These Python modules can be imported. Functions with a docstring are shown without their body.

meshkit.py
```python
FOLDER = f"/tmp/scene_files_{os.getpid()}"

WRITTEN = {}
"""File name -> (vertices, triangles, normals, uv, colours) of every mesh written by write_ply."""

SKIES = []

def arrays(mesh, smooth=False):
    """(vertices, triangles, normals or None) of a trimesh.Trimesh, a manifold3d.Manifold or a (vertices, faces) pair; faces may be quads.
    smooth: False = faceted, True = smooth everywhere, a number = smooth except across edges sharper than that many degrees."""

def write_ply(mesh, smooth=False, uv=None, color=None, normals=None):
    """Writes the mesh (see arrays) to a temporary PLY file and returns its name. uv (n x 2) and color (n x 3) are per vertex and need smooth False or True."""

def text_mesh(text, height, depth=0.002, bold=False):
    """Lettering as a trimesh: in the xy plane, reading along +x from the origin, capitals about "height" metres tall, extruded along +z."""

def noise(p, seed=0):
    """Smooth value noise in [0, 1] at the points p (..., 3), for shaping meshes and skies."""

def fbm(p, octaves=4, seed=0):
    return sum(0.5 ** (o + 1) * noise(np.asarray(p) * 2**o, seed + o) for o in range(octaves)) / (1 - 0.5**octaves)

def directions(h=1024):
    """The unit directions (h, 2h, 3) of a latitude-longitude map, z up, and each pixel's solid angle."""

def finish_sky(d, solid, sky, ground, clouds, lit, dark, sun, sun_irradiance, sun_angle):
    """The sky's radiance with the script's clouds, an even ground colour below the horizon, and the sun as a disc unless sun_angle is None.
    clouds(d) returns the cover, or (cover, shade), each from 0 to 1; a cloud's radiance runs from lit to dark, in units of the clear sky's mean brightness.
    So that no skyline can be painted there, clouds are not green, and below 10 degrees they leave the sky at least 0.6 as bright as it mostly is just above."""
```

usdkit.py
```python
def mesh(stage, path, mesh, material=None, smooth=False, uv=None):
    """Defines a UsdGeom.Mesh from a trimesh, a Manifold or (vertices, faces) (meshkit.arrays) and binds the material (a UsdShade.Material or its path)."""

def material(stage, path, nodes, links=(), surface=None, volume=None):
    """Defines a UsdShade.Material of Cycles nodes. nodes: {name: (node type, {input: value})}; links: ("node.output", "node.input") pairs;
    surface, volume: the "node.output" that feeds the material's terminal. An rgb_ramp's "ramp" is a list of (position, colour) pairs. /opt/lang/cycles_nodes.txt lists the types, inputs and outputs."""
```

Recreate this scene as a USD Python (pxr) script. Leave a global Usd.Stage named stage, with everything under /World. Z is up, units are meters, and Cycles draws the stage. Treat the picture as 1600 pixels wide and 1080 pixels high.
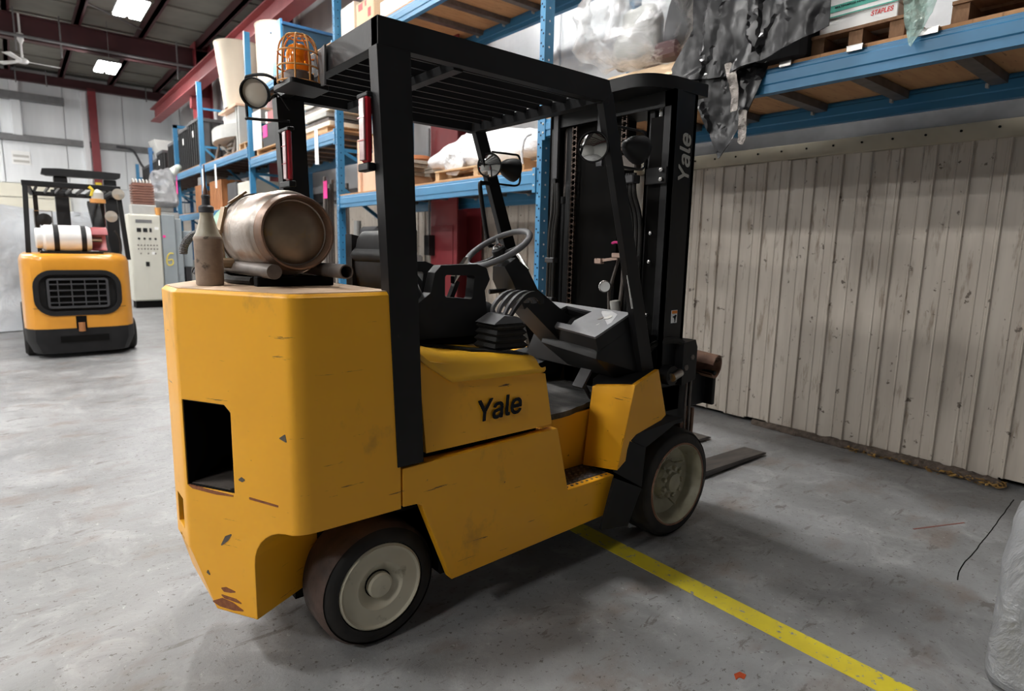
import math, random
import numpy as np, trimesh, manifold3d as m3
from shapely.geometry import Polygon, Point
from shapely import affinity
from scipy.spatial import Delaunay
from pxr import Usd, UsdGeom, Gf, UsdShade, Sdf
import usdkit, meshkit

stage = Usd.Stage.CreateInMemory()
UsdGeom.SetStageUpAxis(stage, "Z")
UsdGeom.SetStageMetersPerUnit(stage, 1.0)
UsdGeom.Xform.Define(stage, "/World")
UsdGeom.Scope.Define(stage, "/World/Looks")
random.seed(7)
rng = np.random.default_rng(7)

# ------------------------------------------------------------------ camera, light level
FPX, YAW, PITCH, ROLL, EYE = 946.2, 50.7212, 8.9882, 1.2128, 1.45
EXPOSURE = 2.95
LAMP = 22.0            # strength of the high-bay lamps
_y, _p, _r = map(math.radians, (YAW, PITCH, ROLL))
_F = np.array([math.cos(_y) * math.cos(_p), math.sin(_y) * math.cos(_p), -math.sin(_p)])
_R = np.cross(_F, [0, 0, 1]); _R /= np.linalg.norm(_R)
_U = np.cross(_R, _F)
_R, _U = _R * math.cos(_r) + _U * math.sin(_r), -_R * math.sin(_r) + _U * math.cos(_r)
cam = UsdGeom.Camera.Define(stage, "/World/camera")
cam.CreateFocalLengthAttr(FPX / 1600 * 36.0)
cam.CreateHorizontalApertureAttr(36.0)
cam.CreateVerticalApertureAttr(36.0 * 1080 / 1600)
cam.CreateFStopAttr(2.8)
cam.CreateFocusDistanceAttr(2.35)
cam.CreateExposureAttr(EXPOSURE)
_M = Gf.Matrix4d(*_R, 0, *_U, 0, *(-_F), 0, 0, 0, EYE, 1)
cam.AddTransformOp().Set(_M)
# high-bay lamp positions (x, y, z); most are unseen, placed to light truck, floor and walls; the two in view hang at y 14.85 and 20.15
LAMPS = [(2.2, 14.85, 6.0), (2.33, 20.15, 6.0), (2.2, 9.4, 6.0), (2.2, 4.1, 6.0), (-6.2, 0.4, 6.0), (-3.2, 25.2, 6.0), (-8.6, 25.2, 6.0),
         (-3.2, 20.1, 6.0), (-3.2, 14.8, 6.0), (-3.2, 9.4, 6.0), (-3.2, 4.0, 6.0),
         (-8.6, 20.1, 6.0), (-8.6, 14.8, 6.0), (-8.6, 9.4, 6.0), (-8.6, 4.0, 6.0)]

# ------------------------------------------------------------------ materials
LOOKS = {}
def mat(name, c1, c2=None, rough=0.5, metal=0.0, scale=6.0, detail=5.0, lo=0.35, hi=0.65, stretch=(1, 1, 1),
        spots=None, spots2=None, bump=0.0, bscale=40.0, bdist=0.01, bevel=0.0, rvar=0.0, spec=0.5, coat=0.0, streaks=None):
    """two colours mixed by noise, then up to two layers of marks: (colour, scale, threshold, softness, stretch)"""
    if name in LOOKS: return LOOKS[name]
    c2 = c2 or tuple(0.85 * v for v in c1)
    n = {"geo": ("geometry", {}), "p": ("principled_bsdf", {"roughness": rough, "metallic": metal, "specular_ior_level": spec, "coat_weight": coat, "coat_roughness": 0.15}),
         "map": ("mapping", {"scale": stretch}), "n1": ("noise_texture", {"scale": scale, "detail": detail, "roughness": 0.6}),
         "r1": ("rgb_ramp", {"ramp": [(lo, c1), (hi, c2)]})}
    l = [("geo.position", "map.vector"), ("map.vector", "n1.vector"), ("n1.fac", "r1.fac")]
    last = "r1.color"
    for i, s in enumerate([x for x in (spots, spots2, streaks) if x]):
        col, sc, th, soft, st = s
        n[f"m{i}"] = ("mapping", {"scale": st, "location": (3.1 * i, 1.7, 0.4)})
        n[f"s{i}"] = ("noise_texture", {"scale": sc, "detail": 6.0, "roughness": 0.65})
        n[f"k{i}"] = ("map_range", {"from_min": th, "from_max": th + soft, "to_min": 0.0, "to_max": 1.0, "clamp": True})
        n[f"x{i}"] = ("mix_color", {"b": col})
        l += [("geo.position", f"m{i}.vector"), (f"m{i}.vector", f"s{i}.vector"), (f"s{i}.fac", f"k{i}.value"), (f"k{i}.result", f"x{i}.fac"), (last, f"x{i}.a")]
        last = f"x{i}.result"
    l.append((last, "p.base_color"))
    if rvar:
        n["rr"] = ("map_range", {"from_min": 0.3, "from_max": 0.7, "to_min": max(rough - rvar, 0.03), "to_max": min(rough + rvar, 1.0), "clamp": True})
        l += [("n1.fac", "rr.value"), ("rr.result", "p.roughness")]
    if bump:
        n["nb"] = ("noise_texture", {"scale": bscale, "detail": 4.0, "roughness": 0.6})
        n["b"] = ("bump", {"strength": bump, "distance": bdist})
        l += [("geo.position", "nb.vector"), ("nb.fac", "b.height"), ("b.normal", "p.normal")]
        if bevel:
            n["bv"] = ("bevel", {"radius": bevel, "samples": 4}); l += [("bv.bevel", "b.normal")]
    elif bevel:
        n["bv"] = ("bevel", {"radius": bevel, "samples": 4}); l += [("bv.bevel", "p.normal")]
    LOOKS[name] = usdkit.material(stage, "/World/Looks/" + name, n, l, surface="p.BSDF")
    return LOOKS[name]

YEL = mat("yellow_paint", (0.92, 0.44, 0.018), (0.87, 0.41, 0.017), rough=0.36, scale=3.0, rvar=0.06, bevel=0.006,
          spots=((0.10, 0.045, 0.012), 24.0, 0.712, 0.02, (1, 1, 1)), spots2=((0.14, 0.065, 0.015), 7.0, 0.672, 0.02, (0.6, 0.6, 9.0)), streaks=((0.52, 0.25, 0.03), 5.0, 0.60, 0.2, (1, 1, .7)), bump=0.05, bscale=30)
YEL_HOOD = mat("yellow_hood_plastic", (0.84, 0.45, 0.022), (0.80, 0.42, 0.020), rough=0.33, scale=3.0)
YEL2 = mat("amber_yellow_paint", (0.72, 0.31, 0.028), (0.66, 0.28, 0.024), rough=0.30, scale=2.0, coat=0.4)
BLK = mat("black_steel_paint", (0.007, 0.007, 0.008), (0.011, 0.011, 0.012), rough=0.46, spec=.3, scale=5, bevel=0.004, bump=0.04, bscale=60,
          spots=((0.09, 0.08, 0.075), 30.0, 0.72, 0.02, (1, 1, 1)))
BLKP = mat("black_plastic", (0.009, 0.009, 0.010), (0.014, 0.014, 0.015), rough=0.5, spec=.3, scale=8, bevel=0.004, bump=0.08, bscale=350, bdist=.002)
DARK = mat("dark_steel_and_void_shade", (0.003, 0.003, 0.003), (0.006, 0.0055, 0.005), rough=0.9, scale=5, spec=.15)  # near-black; also paints shade into slots, recesses and gaps
GREYP = mat("grey_dash_plastic", (0.13, 0.13, 0.14), (0.16, 0.16, 0.17), rough=0.5, scale=8, bump=0.06, bscale=300, bdist=.002)
RUB = mat("rubber_tire", (0.010, 0.0095, 0.009), (0.026, 0.021, 0.018), rough=0.75, scale=7, lo=0.45, hi=0.7, bump=0.2, bscale=45)
RUBR = mat("worn_tread_rubber", (0.035, 0.028, 0.025), (0.12, 0.075, 0.06), rough=0.8, scale=5, lo=0.35, hi=0.65, bump=0.25, bscale=45)
CREAM = mat("cream_rim_paint", (0.62, 0.58, 0.46), (0.56, 0.52, 0.40), rough=0.45, scale=5, spots=((0.12, 0.06, 0.03), 28, 0.70, 0.03, (1, 1, 1)), spots2=((0.35, 0.31, 0.22), 10, .6, .1, (1, 1, 1)))
OLIVE = mat("grimy_hub_paint", (0.30, 0.28, 0.20), (0.40, 0.37, 0.27), rough=0.5, scale=9, spots=((0.07, 0.045, 0.03), 18, 0.62, 0.08, (1, 1, 1)))
RUST = mat("rusty_steel", (0.16, 0.075, 0.045), (0.26, 0.14, 0.09), rough=0.7, scale=18, spots=((0.05, 0.03, 0.025), 12, .58, .08, (1, 1, 1)))
DUST = mat("dusty_top_plate", (0.50, 0.33, 0.21), (0.60, 0.44, 0.31), rough=0.7, scale=7, spots=((0.28, 0.17, 0.10), 22, .66, .05, (1, 1, 1)))
TANK = mat("tarnished_tank_steel", (0.47, 0.42, 0.38), (0.33, 0.26, 0.205), rough=0.38, metal=0.75, scale=7, rvar=0.1, lo=.38, hi=.62,
           spots=((0.42, 0.20, 0.10), 6.0, 0.54, 0.14, (1, 1, 1)), spots2=((0.07, 0.05, 0.04), 30, .68, .05, (1, 1, 1)), bump=0.08, bscale=60)
RINGM = mat("copper_brown_ring", (0.30, 0.18, 0.12), (0.19, 0.12, 0.085), rough=0.4, metal=0.6, scale=14, spots=((0.06, 0.04, 0.03), 24, .6, .08, (1, 1, 1)))
TANKEND = mat("rust_stained_tank_end", (0.40, 0.31, 0.22), (0.29, 0.22, 0.16), rough=0.42, metal=0.65, scale=9, spots=((0.50, 0.30, 0.07), 5.0, .60, .12, (1, 1, 1)), spots2=((0.05, 0.03, 0.02), 60, .7, .03, (1, 1, 1)))
GREEN = mat("pale_green_paint", (0.22, 0.45, 0.30), (0.30, 0.52, 0.38), rough=0.5)
STEEL = mat("bare_steel", (0.55, 0.54, 0.52), (0.42, 0.41, 0.40), rough=0.28, metal=1.0, scale=12)
DSTEEL = mat("dull_dark_steel", (0.13, 0.11, 0.10), (0.20, 0.175, 0.16), rough=0.5, metal=0.6, scale=10)
CHROME = mat("chrome", (0.8, 0.8, 0.8), (0.75, 0.75, 0.75), rough=0.08, metal=1.0)
BOTTLE = mat("grimy_bottle_plastic", (0.23, 0.165, 0.125), (0.33, 0.25, 0.19), rough=0.55, scale=16, spots=((0.10, 0.075, 0.055), 20, .62, .08, (1, 1, 1)), spots2=((0.30, 0.30, 0.20), 9, .64, .1, (1, 1, 1)))
BOTTLE2 = mat("cloudy_bottle_neck", (0.36, 0.31, 0.22), (0.42, 0.38, 0.29), rough=0.4, scale=20)
BLUE = mat("blue_rack_paint", (0.028, 0.165, 0.33), (0.036, 0.195, 0.37), rough=0.42, scale=3, bevel=0.003, spots=((0.33, 0.40, 0.43), 24, .735, .02, (1, 1, 1)))
BLUED = mat("dark_blue_rack_paint", (0.02, 0.085, 0.20), (0.025, 0.10, 0.23), rough=0.45)
PLY = mat("plywood_deck", (0.50, 0.27, 0.12), (0.42, 0.21, 0.09), rough=0.75, scale=3, stretch=(1, 7, 1), spots=((0.24, 0.11, 0.045), 4, .6, .06, (2, 14, 1)))
WOOD = mat("raw_pallet_wood", (0.58, 0.40, 0.23), (0.46, 0.29, 0.15), rough=0.8, scale=5, stretch=(1, 9, 4), spots=((0.25, 0.14, 0.07), 9, .66, .06, (1, 8, 1)))
WOODD = mat("dark_pallet_wood", (0.20, 0.105, 0.055), (0.27, 0.15, 0.08), rough=0.85, scale=5, stretch=(1, 9, 4))
CARD = mat("tan_cardboard", (0.62, 0.44, 0.28), (0.66, 0.49, 0.33), rough=0.85, scale=4)
CARDL = mat("pale_cardboard", (0.72, 0.62, 0.48), (0.76, 0.67, 0.54), rough=0.85, scale=4)
PINKW = mat("pinkish_plywood", (0.66, 0.42, 0.29), (0.70, 0.47, 0.34), rough=0.8, scale=5)
RED = mat("red_crane_paint", (0.33, 0.075, 0.085), (0.38, 0.095, 0.10), rough=0.5, scale=4)
DRED = mat("oxide_red_steel", (0.045, 0.009, 0.012), (0.06, 0.012, 0.015), rough=0.6, scale=3)
COLRED = mat("red_column_paint", (0.20, 0.02, 0.028), (0.24, 0.028, 0.034), rough=0.5, scale=3)
WHITE = mat("white_paint", (0.78, 0.78, 0.77), (0.72, 0.72, 0.71), rough=0.55)
PAPER = mat("white_paper", (0.85, 0.85, 0.84), (0.82, 0.82, 0.81), rough=0.8)
PINK = mat("neon_pink_tape", (0.9, 0.02, 0.30), (0.88, 0.02, 0.28), rough=0.6)
REDL = mat("red_lens", (0.42, 0.01, 0.025), (0.38, 0.01, 0.02), rough=0.15, coat=0.5)
CLEARL = mat("white_lens", (0.45, 0.27, 0.28), (0.42, 0.24, 0.25), rough=0.2, coat=0.5)
ORANGE = mat("orange_wire_guard", (0.72, 0.36, 0.10), (0.66, 0.30, 0.09), rough=0.4)
LAMPGL = mat("lamp_glass", (0.55, 0.50, 0.42), (0.50, 0.46, 0.40), rough=0.12, coat=0.6, metal=0.3)
MIRROR = mat("mirror_glass", (0.88, 0.88, 0.86), (0.86, 0.86, 0.84), rough=0.03, metal=1.0)
SHADE = mat("cream_shade_fabric", (0.76, 0.66, 0.53), (0.79, 0.69, 0.56), rough=0.85, scale=2)
SACK = mat("white_wrap_film", (0.80, 0.80, 0.82), (0.74, 0.74, 0.76), rough=0.35, scale=5, bump=0.5, bscale=26, bdist=.03)
BLKFILM = mat("black_plastic_film", (0.010, 0.010, 0.012), (0.014, 0.014, 0.015), rough=0.27, scale=5, spec=.32)
TAPE = mat("silver_tape", (0.20, 0.18, 0.165), (0.15, 0.135, 0.125), rough=0.25, metal=0.7, bump=.5, bscale=60, bdist=.01)
CABC = mat("cream_cabinet_paint", (0.58, 0.57, 0.50), (0.62, 0.61, 0.54), rough=0.5, scale=2)
CABG = mat("grey_cabinet_paint", (0.29, 0.33, 0.35), (0.33, 0.37, 0.39), rough=0.5, scale=2)
GREYM = mat("grey_machine_paint", (0.36, 0.36, 0.35), (0.42, 0.42, 0.40), rough=0.5, scale=4)
DGREY = mat("dark_grey_plastic", (0.045, 0.045, 0.05), (0.06, 0.06, 0.065), rough=0.6, scale=4)
BROWNW = mat("orange_brown_wood", (0.40, 0.17, 0.06), (0.33, 0.13, 0.045), rough=0.7, scale=4, stretch=(3, 3, 1))
BROWNM = mat("brown_copper_coil", (0.17, 0.07, 0.05), (0.22, 0.095, 0.065), rough=0.55, scale=8)
YPAINT = mat("yellow_line_paint", (0.72, 0.60, 0.03), (0.66, 0.53, 0.035), rough=0.5, scale=9, spots=((0.30, 0.29, 0.26), 38, .60, .03, (1, 1, 1)), spots2=((0.36, 0.33, 0.12), 7, .60, .12, (1, 1, 1)))
YMARK = mat("yellow_marker", (0.80, 0.62, 0.05), (0.78, 0.6, 0.05), rough=0.7)
FABRIC = mat("black_seat_vinyl", (0.022, 0.022, 0.024), (0.03, 0.03, 0.033), rough=0.55, scale=20, bump=.1, bscale=150, bdist=.003)
MATR = mat("scuffed_floor_mat", (0.028, 0.028, 0.028), (0.13, 0.125, 0.12), rough=0.7, scale=7, lo=.4, hi=.7, stretch=(1.5, .6, 1), bump=.15, bscale=60)
REDINK = mat("red_print", (0.75, 0.05, 0.05), (0.72, 0.05, 0.05), rough=.7)
BLKINK = mat("black_print", (0.006, 0.008, 0.013), (0.006, 0.008, 0.013), rough=.6, spec=.2)
SILVINK = mat("silver_grey_print", (0.50, 0.49, 0.46), (0.47, 0.46, 0.43), rough=.5)
TEAL = mat("teal_print", (0.08, 0.42, 0.33), (0.08, 0.40, 0.31), rough=.7)
def concrete():
    n = {"geo": ("geometry", {}), "p": ("principled_bsdf", {"specular_ior_level": 0.5})}
    l = []; last = None
    def noise(k, sc, det, rough, st=(1, 1, 1), dist=0.0):
        n["m" + k] = ("mapping", {"scale": st}); n["n" + k] = ("noise_texture", {"scale": sc, "detail": det, "roughness": rough, "distortion": dist})
        l.extend([("geo.position", f"m{k}.vector"), (f"m{k}.vector", f"n{k}.vector")])
    noise("a", .9, 12, .68, dist=.4); n["ra"] = ("rgb_ramp", {"ramp": [(.36, (.285, .29, .295)), (.5, (.222, .225, .229)), (.64, (.16, .161, .163))]}); l.append(("na.fac", "ra.fac")); last = "ra.color"
    def layer(k, col, th, soft, amount):
        nonlocal last
        n["k" + k] = ("map_range", {"from_min": th, "from_max": th + soft, "to_min": 0.0, "to_max": amount, "clamp": True}); n["x" + k] = ("mix_color", {"b": col})
        l.extend([(f"n{k}.fac", f"k{k}.value"), (f"k{k}.result", f"x{k}.fac"), (last, f"x{k}.a")]); last = f"x{k}.result"
    noise("b", 3.4, 10, .7, dist=.8); layer("b", (.38, .38, .38), .51, .14, .6)
    noise("c", 2.3, 6, .6, (1, 1.6, 1)); layer("c", (.17, .125, .10), .55, .12, .55)
    noise("d", 5.5, 8, .72, (.7, 2.2, 1), .6); layer("d", (.105, .09, .08), .595, .05, .7)
    noise("e", 42, 5, .7); layer("e", (.075, .062, .055), .60, .04, .8)
    noise("f", 30, 6, .7, (1, .6, 1)); layer("f", (.44, .44, .435), .64, .04, .6)
    l.append((last, "p.base_color"))
    n["rr"] = ("map_range", {"from_min": .3, "from_max": .7, "to_min": .30, "to_max": .58, "clamp": True}); l.extend([("nb.fac", "rr.value"), ("rr.result", "p.roughness")])
    noise("h", 38, 6, .75); n["bp"] = ("bump", {"strength": .28, "distance": .008}); l.extend([("nh.fac", "bp.height"), ("bp.normal", "p.normal")])
    return usdkit.material(stage, "/World/Looks/floor_concrete", n, l, surface="p.BSDF")
CONC = concrete()
SIDING = mat("white_siding_paint", (0.50, 0.45, 0.39), (0.43, 0.38, 0.325), rough=0.42, scale=2.2, stretch=(1, 5, .5), spots=((0.24, 0.19, 0.145), 5.5, .57, .12, (1, 3, .5)), spots2=((0.12, 0.095, 0.075), 14, .64, .03, (1, 1, 1)), bump=.06, bscale=5, bdist=.03)
TRIM = mat("tan_angle_trim", (0.42, 0.37, 0.28), (0.36, 0.31, 0.23), rough=.6, scale=4)
INSUL = mat("white_wall_liner", (0.72, 0.74, 0.76), (0.64, 0.66, 0.68), rough=0.45, scale=1.5, stretch=(2, 2, .4), bump=.3, bscale=3, bdist=.06)
FARW = mat("white_far_wall_liner", (0.80, 0.82, 0.84), (0.72, 0.74, 0.76), rough=0.5, scale=1.2, stretch=(2, 2, .3), spots=((0.35, 0.36, 0.37), 3, .68, .1, (2, 2, .25)))
DOORC = mat("cream_door_panel", (0.74, 0.71, 0.60), (0.70, 0.67, 0.56), rough=.5, scale=1.5)
ROOF = mat("tan_roof_liner", (0.20, 0.19, 0.165), (0.155, 0.145, 0.125), rough=.7, scale=1.2)
GIRT = mat("grey_girt_steel", (0.14, 0.14, 0.145), (0.18, 0.18, 0.185), rough=.5)
PLANK = mat("plain_grey_wall", (0.34, 0.34, 0.33), (0.30, 0.30, 0.29), rough=.8)
YPOST = mat("yellow_guide_rail", (0.78, 0.58, 0.02), (0.75, 0.55, 0.02), rough=.5)
BARK = mat("leaf_litter", (0.16, 0.085, 0.03), (0.40, 0.24, 0.06), rough=.8, scale=30)

def film(name, tint, opac, rough, bscale, stretch=(1, 1, 1), rng_=(.42, .72)):
    n = {"geo": ("geometry", {}), "t": ("transparent_bsdf", {"color": (0.97, 0.98, 0.98)}), "p": ("principled_bsdf", {"base_color": tint, "roughness": rough, "specular_ior_level": 0.9}),
         "nb": ("noise_texture", {"scale": bscale, "detail": 5.0, "roughness": 0.65, "distortion": 0.6}), "b": ("bump", {"strength": 0.8, "distance": 0.05}),
         "mp": ("mapping", {"scale": stretch, "rotation": (.7, .3, 0)}), "k": ("map_range", {"from_min": rng_[0], "from_max": rng_[1], "to_min": opac[0], "to_max": opac[1], "clamp": True}), "mx": ("mix_closure", {})}
    l = [("geo.position", "mp.vector"), ("mp.vector", "nb.vector"), ("nb.fac", "b.height"), ("b.normal", "p.normal"), ("nb.fac", "k.value"), ("k.result", "mx.fac"), ("t.BSDF", "mx.closure1"), ("p.BSDF", "mx.closure2")]
    return usdkit.material(stage, "/World/Looks/" + name, n, l, surface="mx.closure")
FILM = film("clear_plastic_film", (0.80, 0.80, 0.82), (0.10, 0.88), 0.10, 6.0, (1, .5, .9), (.44, .64))
FILMT = film("aqua_tinted_film", (0.45, 0.66, 0.60), (0.35, 0.9), 0.12, 26.0)
FILMW = film("milky_wrap_film", (0.36, 0.37, 0.385), (0.72, 0.97), 0.25, 5.0)
FILMG = film("grey_wrap_film", (0.27, 0.27, 0.28), (0.6, 0.95), 0.3, 9.0)
FILMF = film("hanging_dust_film", (0.66, 0.69, 0.73), (0.72, 0.97), 0.3, 2.0)
def emit(name, col, strength):
    return usdkit.material(stage, "/World/Looks/" + name, {"e": ("emission", {"color": col, "strength": strength})}, [], surface="e.emission")
GLOW = emit("lamp_tubes", (1.0, 0.985, 0.955), LAMP)
AMBER = usdkit.material(stage, "/World/Looks/amber_lens", {"p": ("principled_bsdf", {"base_color": (1.0, 0.26, 0.008), "roughness": 0.15, "transmission_weight": 0.2, "ior": 1.35, "coat_weight": 0.4})}, [], surface="p.BSDF")

# ------------------------------------------------------------------ mesh helpers
def unit(v): v = np.asarray(v, float); return v / np.linalg.norm(v)
def frame(d, up=(0, 0, 1)):
    d = unit(d); up = np.asarray(up, float)
    if abs(d @ unit(up)) > 0.98: up = np.array([1.0, 0, 0])
    s = unit(np.cross(d, up)); return d, s, np.cross(s, d)
class B:
    def __init__(self): self.p = []
    def add(self, v, f=None):
        if f is None: self.p.append(v if isinstance(v, trimesh.Trimesh) else trimesh.Trimesh(*meshkit.arrays(v)[:2], process=False))
        else: self.p.append(trimesh.Trimesh(*meshkit.arrays((v, f))[:2], process=False))
        return self
    def hull(self, pts): return self.add(m3.Manifold.hull_points(np.asarray(pts, np.float64)))
    def box(self, x0, x1, y0, y1, z0, z1, b=0.0):
        if b <= 0: return self.hull([(x, y, z) for x in (x0, x1) for y in (y0, y1) for z in (z0, z1)])
        pts = []
        for sx in (0, 1):
            for sy in (0, 1):
                for sz in (0, 1):
                    c = np.array([(x0, x1)[sx], (y0, y1)[sy], (z0, z1)[sz]]); i = np.array([1 - 2 * sx, 1 - 2 * sy, 1 - 2 * sz]) * b
                    for k in range(3): q = c + i; q[k] = c[k]; pts.append(q)
        return self.hull(pts)
    def bar(self, a, c, w, h, up=(0, 0, 1)):
        a, c = np.asarray(a, float), np.asarray(c, float); d, s, u = frame(c - a, up)
        return self.hull([q + s * i * w / 2 + u * j * h / 2 for q in (a, c) for i in (-1, 1) for j in (-1, 1)])
    def tube(self, pts, r, n=10, closed=False):
        P = np.asarray(pts, float); m = len(P); r = np.broadcast_to(r, (m,))
        T = np.gradient(P, axis=0) if not closed else np.roll(P, -1, 0) - np.roll(P, 1, 0)
        T /= np.linalg.norm(T, axis=1, keepdims=True) + 1e-12
        _, s, u = frame(T[0]); V = []
        for i in range(m):
            s = s - T[i] * (s @ T[i]); s /= np.linalg.norm(s); u = np.cross(T[i], s)
            a = np.arange(n) * 2 * np.pi / n
            V.append(P[i] + r[i] * (np.cos(a)[:, None] * s + np.sin(a)[:, None] * u))
        V = np.vstack(V); F = []
        for i in range(m if closed else m - 1):
            j = (i + 1) % m
            for k in range(n):
                q = (k + 1) % n; F += [(i * n + k, i * n + q, j * n + q), (i * n + k, j * n + q, j * n + k)]
        if not closed:
            V = np.vstack([V, P[0], P[-1]]); c0, c1 = m * n, m * n + 1
            for k in range(n): q = (k + 1) % n; F += [(c0, q, k), (c1, (m - 1) * n + k, (m - 1) * n + q)]
        return self.add(V, F)
    def lathe(self, prof, o, d=(0, 0, 1), n=36, a0=0.0, a1=2 * math.pi):
        """prof: (radius, height along d) pairs"""
        d, s, u = frame(d); o = np.asarray(o, float); full = abs(a1 - a0 - 2 * math.pi) < 1e-6
        A = a0 + np.arange(n if full else n + 1) * (a1 - a0) / n; k = len(A); V = []; F = []
        for r, h in prof: V.append(o + d * h + max(r, 1e-5) * (np.cos(A)[:, None] * s + np.sin(A)[:, None] * u))
        for i in range(len(prof) - 1):
            for j in range(n):
                q = (j + 1) % k; F += [(i * k + j, (i + 1) * k + q, i * k + q), (i * k + j, (i + 1) * k + j, (i + 1) * k + q)]
        return self.add(np.vstack(V), F)
    def cyl(self, a, c, r, n=16): return self.tube([a, np.asarray(a) + (np.asarray(c, float) - a) * .5, c], r, n)
    def prism(self, poly, axis, a, b):
        """2D polygon pushed along an axis from a to b; axis y: (x,z), x: (y,z), z: (x,y)"""
        g = poly if isinstance(poly, Polygon) else Polygon(poly)
        m = trimesh.creation.extrude_polygon(g.buffer(0), abs(b - a), engine="earcut"); v = m.vertices.copy(); lo = min(a, b)
        if axis == "z": w = np.c_[v[:, 0], v[:, 1], v[:, 2] + lo]; f = m.faces
        elif axis == "y": w = np.c_[v[:, 0], v[:, 2] + lo, v[:, 1]]; f = m.faces[:, ::-1]
        else: w = np.c_[v[:, 2] + lo, v[:, 0], v[:, 1]]; f = m.faces
        return self.add(w, f)
    def text(self, t, h, o, tx, ty, depth=0.0015, shear=0.0, bold=True, sx=1.0):
        m = meshkit.text_mesh(t, h, depth, bold); v = m.vertices.copy(); v[:, 0] = v[:, 0] * sx + shear * v[:, 1]
        tx, ty = unit(tx), unit(ty); tz = np.cross(tx, ty)
        return self.add(np.asarray(o) + v[:, :1] * tx + v[:, 1:2] * ty + v[:, 2:] * tz, m.faces)
    def move(self, f): self.p = [trimesh.Trimesh(f(np.array(m.vertices)), m.faces, process=False) for m in self.p]; return self
    def mesh(self): return trimesh.util.concatenate(self.p)
    def man(self):
        m = trimesh.util.concatenate(self.p); m.merge_vertices()
        return m3.Manifold(m3.Mesh(np.asarray(m.vertices, np.float32), np.asarray(m.faces, np.uint32)))

USED = {}
def uniq(parent, name):
    k = USED.get((parent, name), 0); USED[(parent, name)] = k + 1
    return f"{parent}/{name}" if k == 0 else f"{parent}/{name}_{k:03d}"
def keys(prim, **kw):
    for k, v in kw.items():
        if v: prim.SetCustomDataByKey(k, v)
class Node:
    def __init__(self, path, loc): self.path, self.loc = path, np.asarray(loc, float)
    def put(self, name, b, m, label=None, kind=None, smooth=30):
        """a part (or sub-part) in world coordinates"""
        return put(self, name, b, m, label, kind, smooth)
    @property
    def prim(self): return stage.GetPrimAtPath(self.path)
def put(parent, name, b, m, label=None, kind=None, smooth=30):
    path = uniq(parent.path, name); me = b.mesh() if isinstance(b, B) else b
    me = trimesh.Trimesh(np.asarray(me.vertices) - parent.loc, me.faces, process=False)
    g = usdkit.mesh(stage, path, me, m, smooth=smooth); keys(g.GetPrim(), label=label, kind=kind)
    return Node(path, parent.loc)
WORLD = Node("/World", (0, 0, 0))
def thing(name, label, cat, loc=(0, 0, 0), group=None, kind=None, rot=0.0):
    path = uniq("/World", name); x = UsdGeom.Xform.Define(stage, path)
    x.AddTranslateOp().Set(Gf.Vec3d(*map(float, loc))); x.AddRotateZOp().Set(float(rot))
    keys(x.GetPrim(), label=label, category=cat, group=group, kind=kind)
    return Node(path, loc)
def solo(name, b, m, label, cat, group=None, kind=None, smooth=30):
    n = put(WORLD, name, b, m, None, None, smooth); keys(n.prim, label=label, category=cat, group=group, kind=kind); return n
def struct(name, label, cat=None, loc=(0, 0, 0)):
    return thing(name, label, cat or name.split("_")[0], loc, kind="structure")
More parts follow.
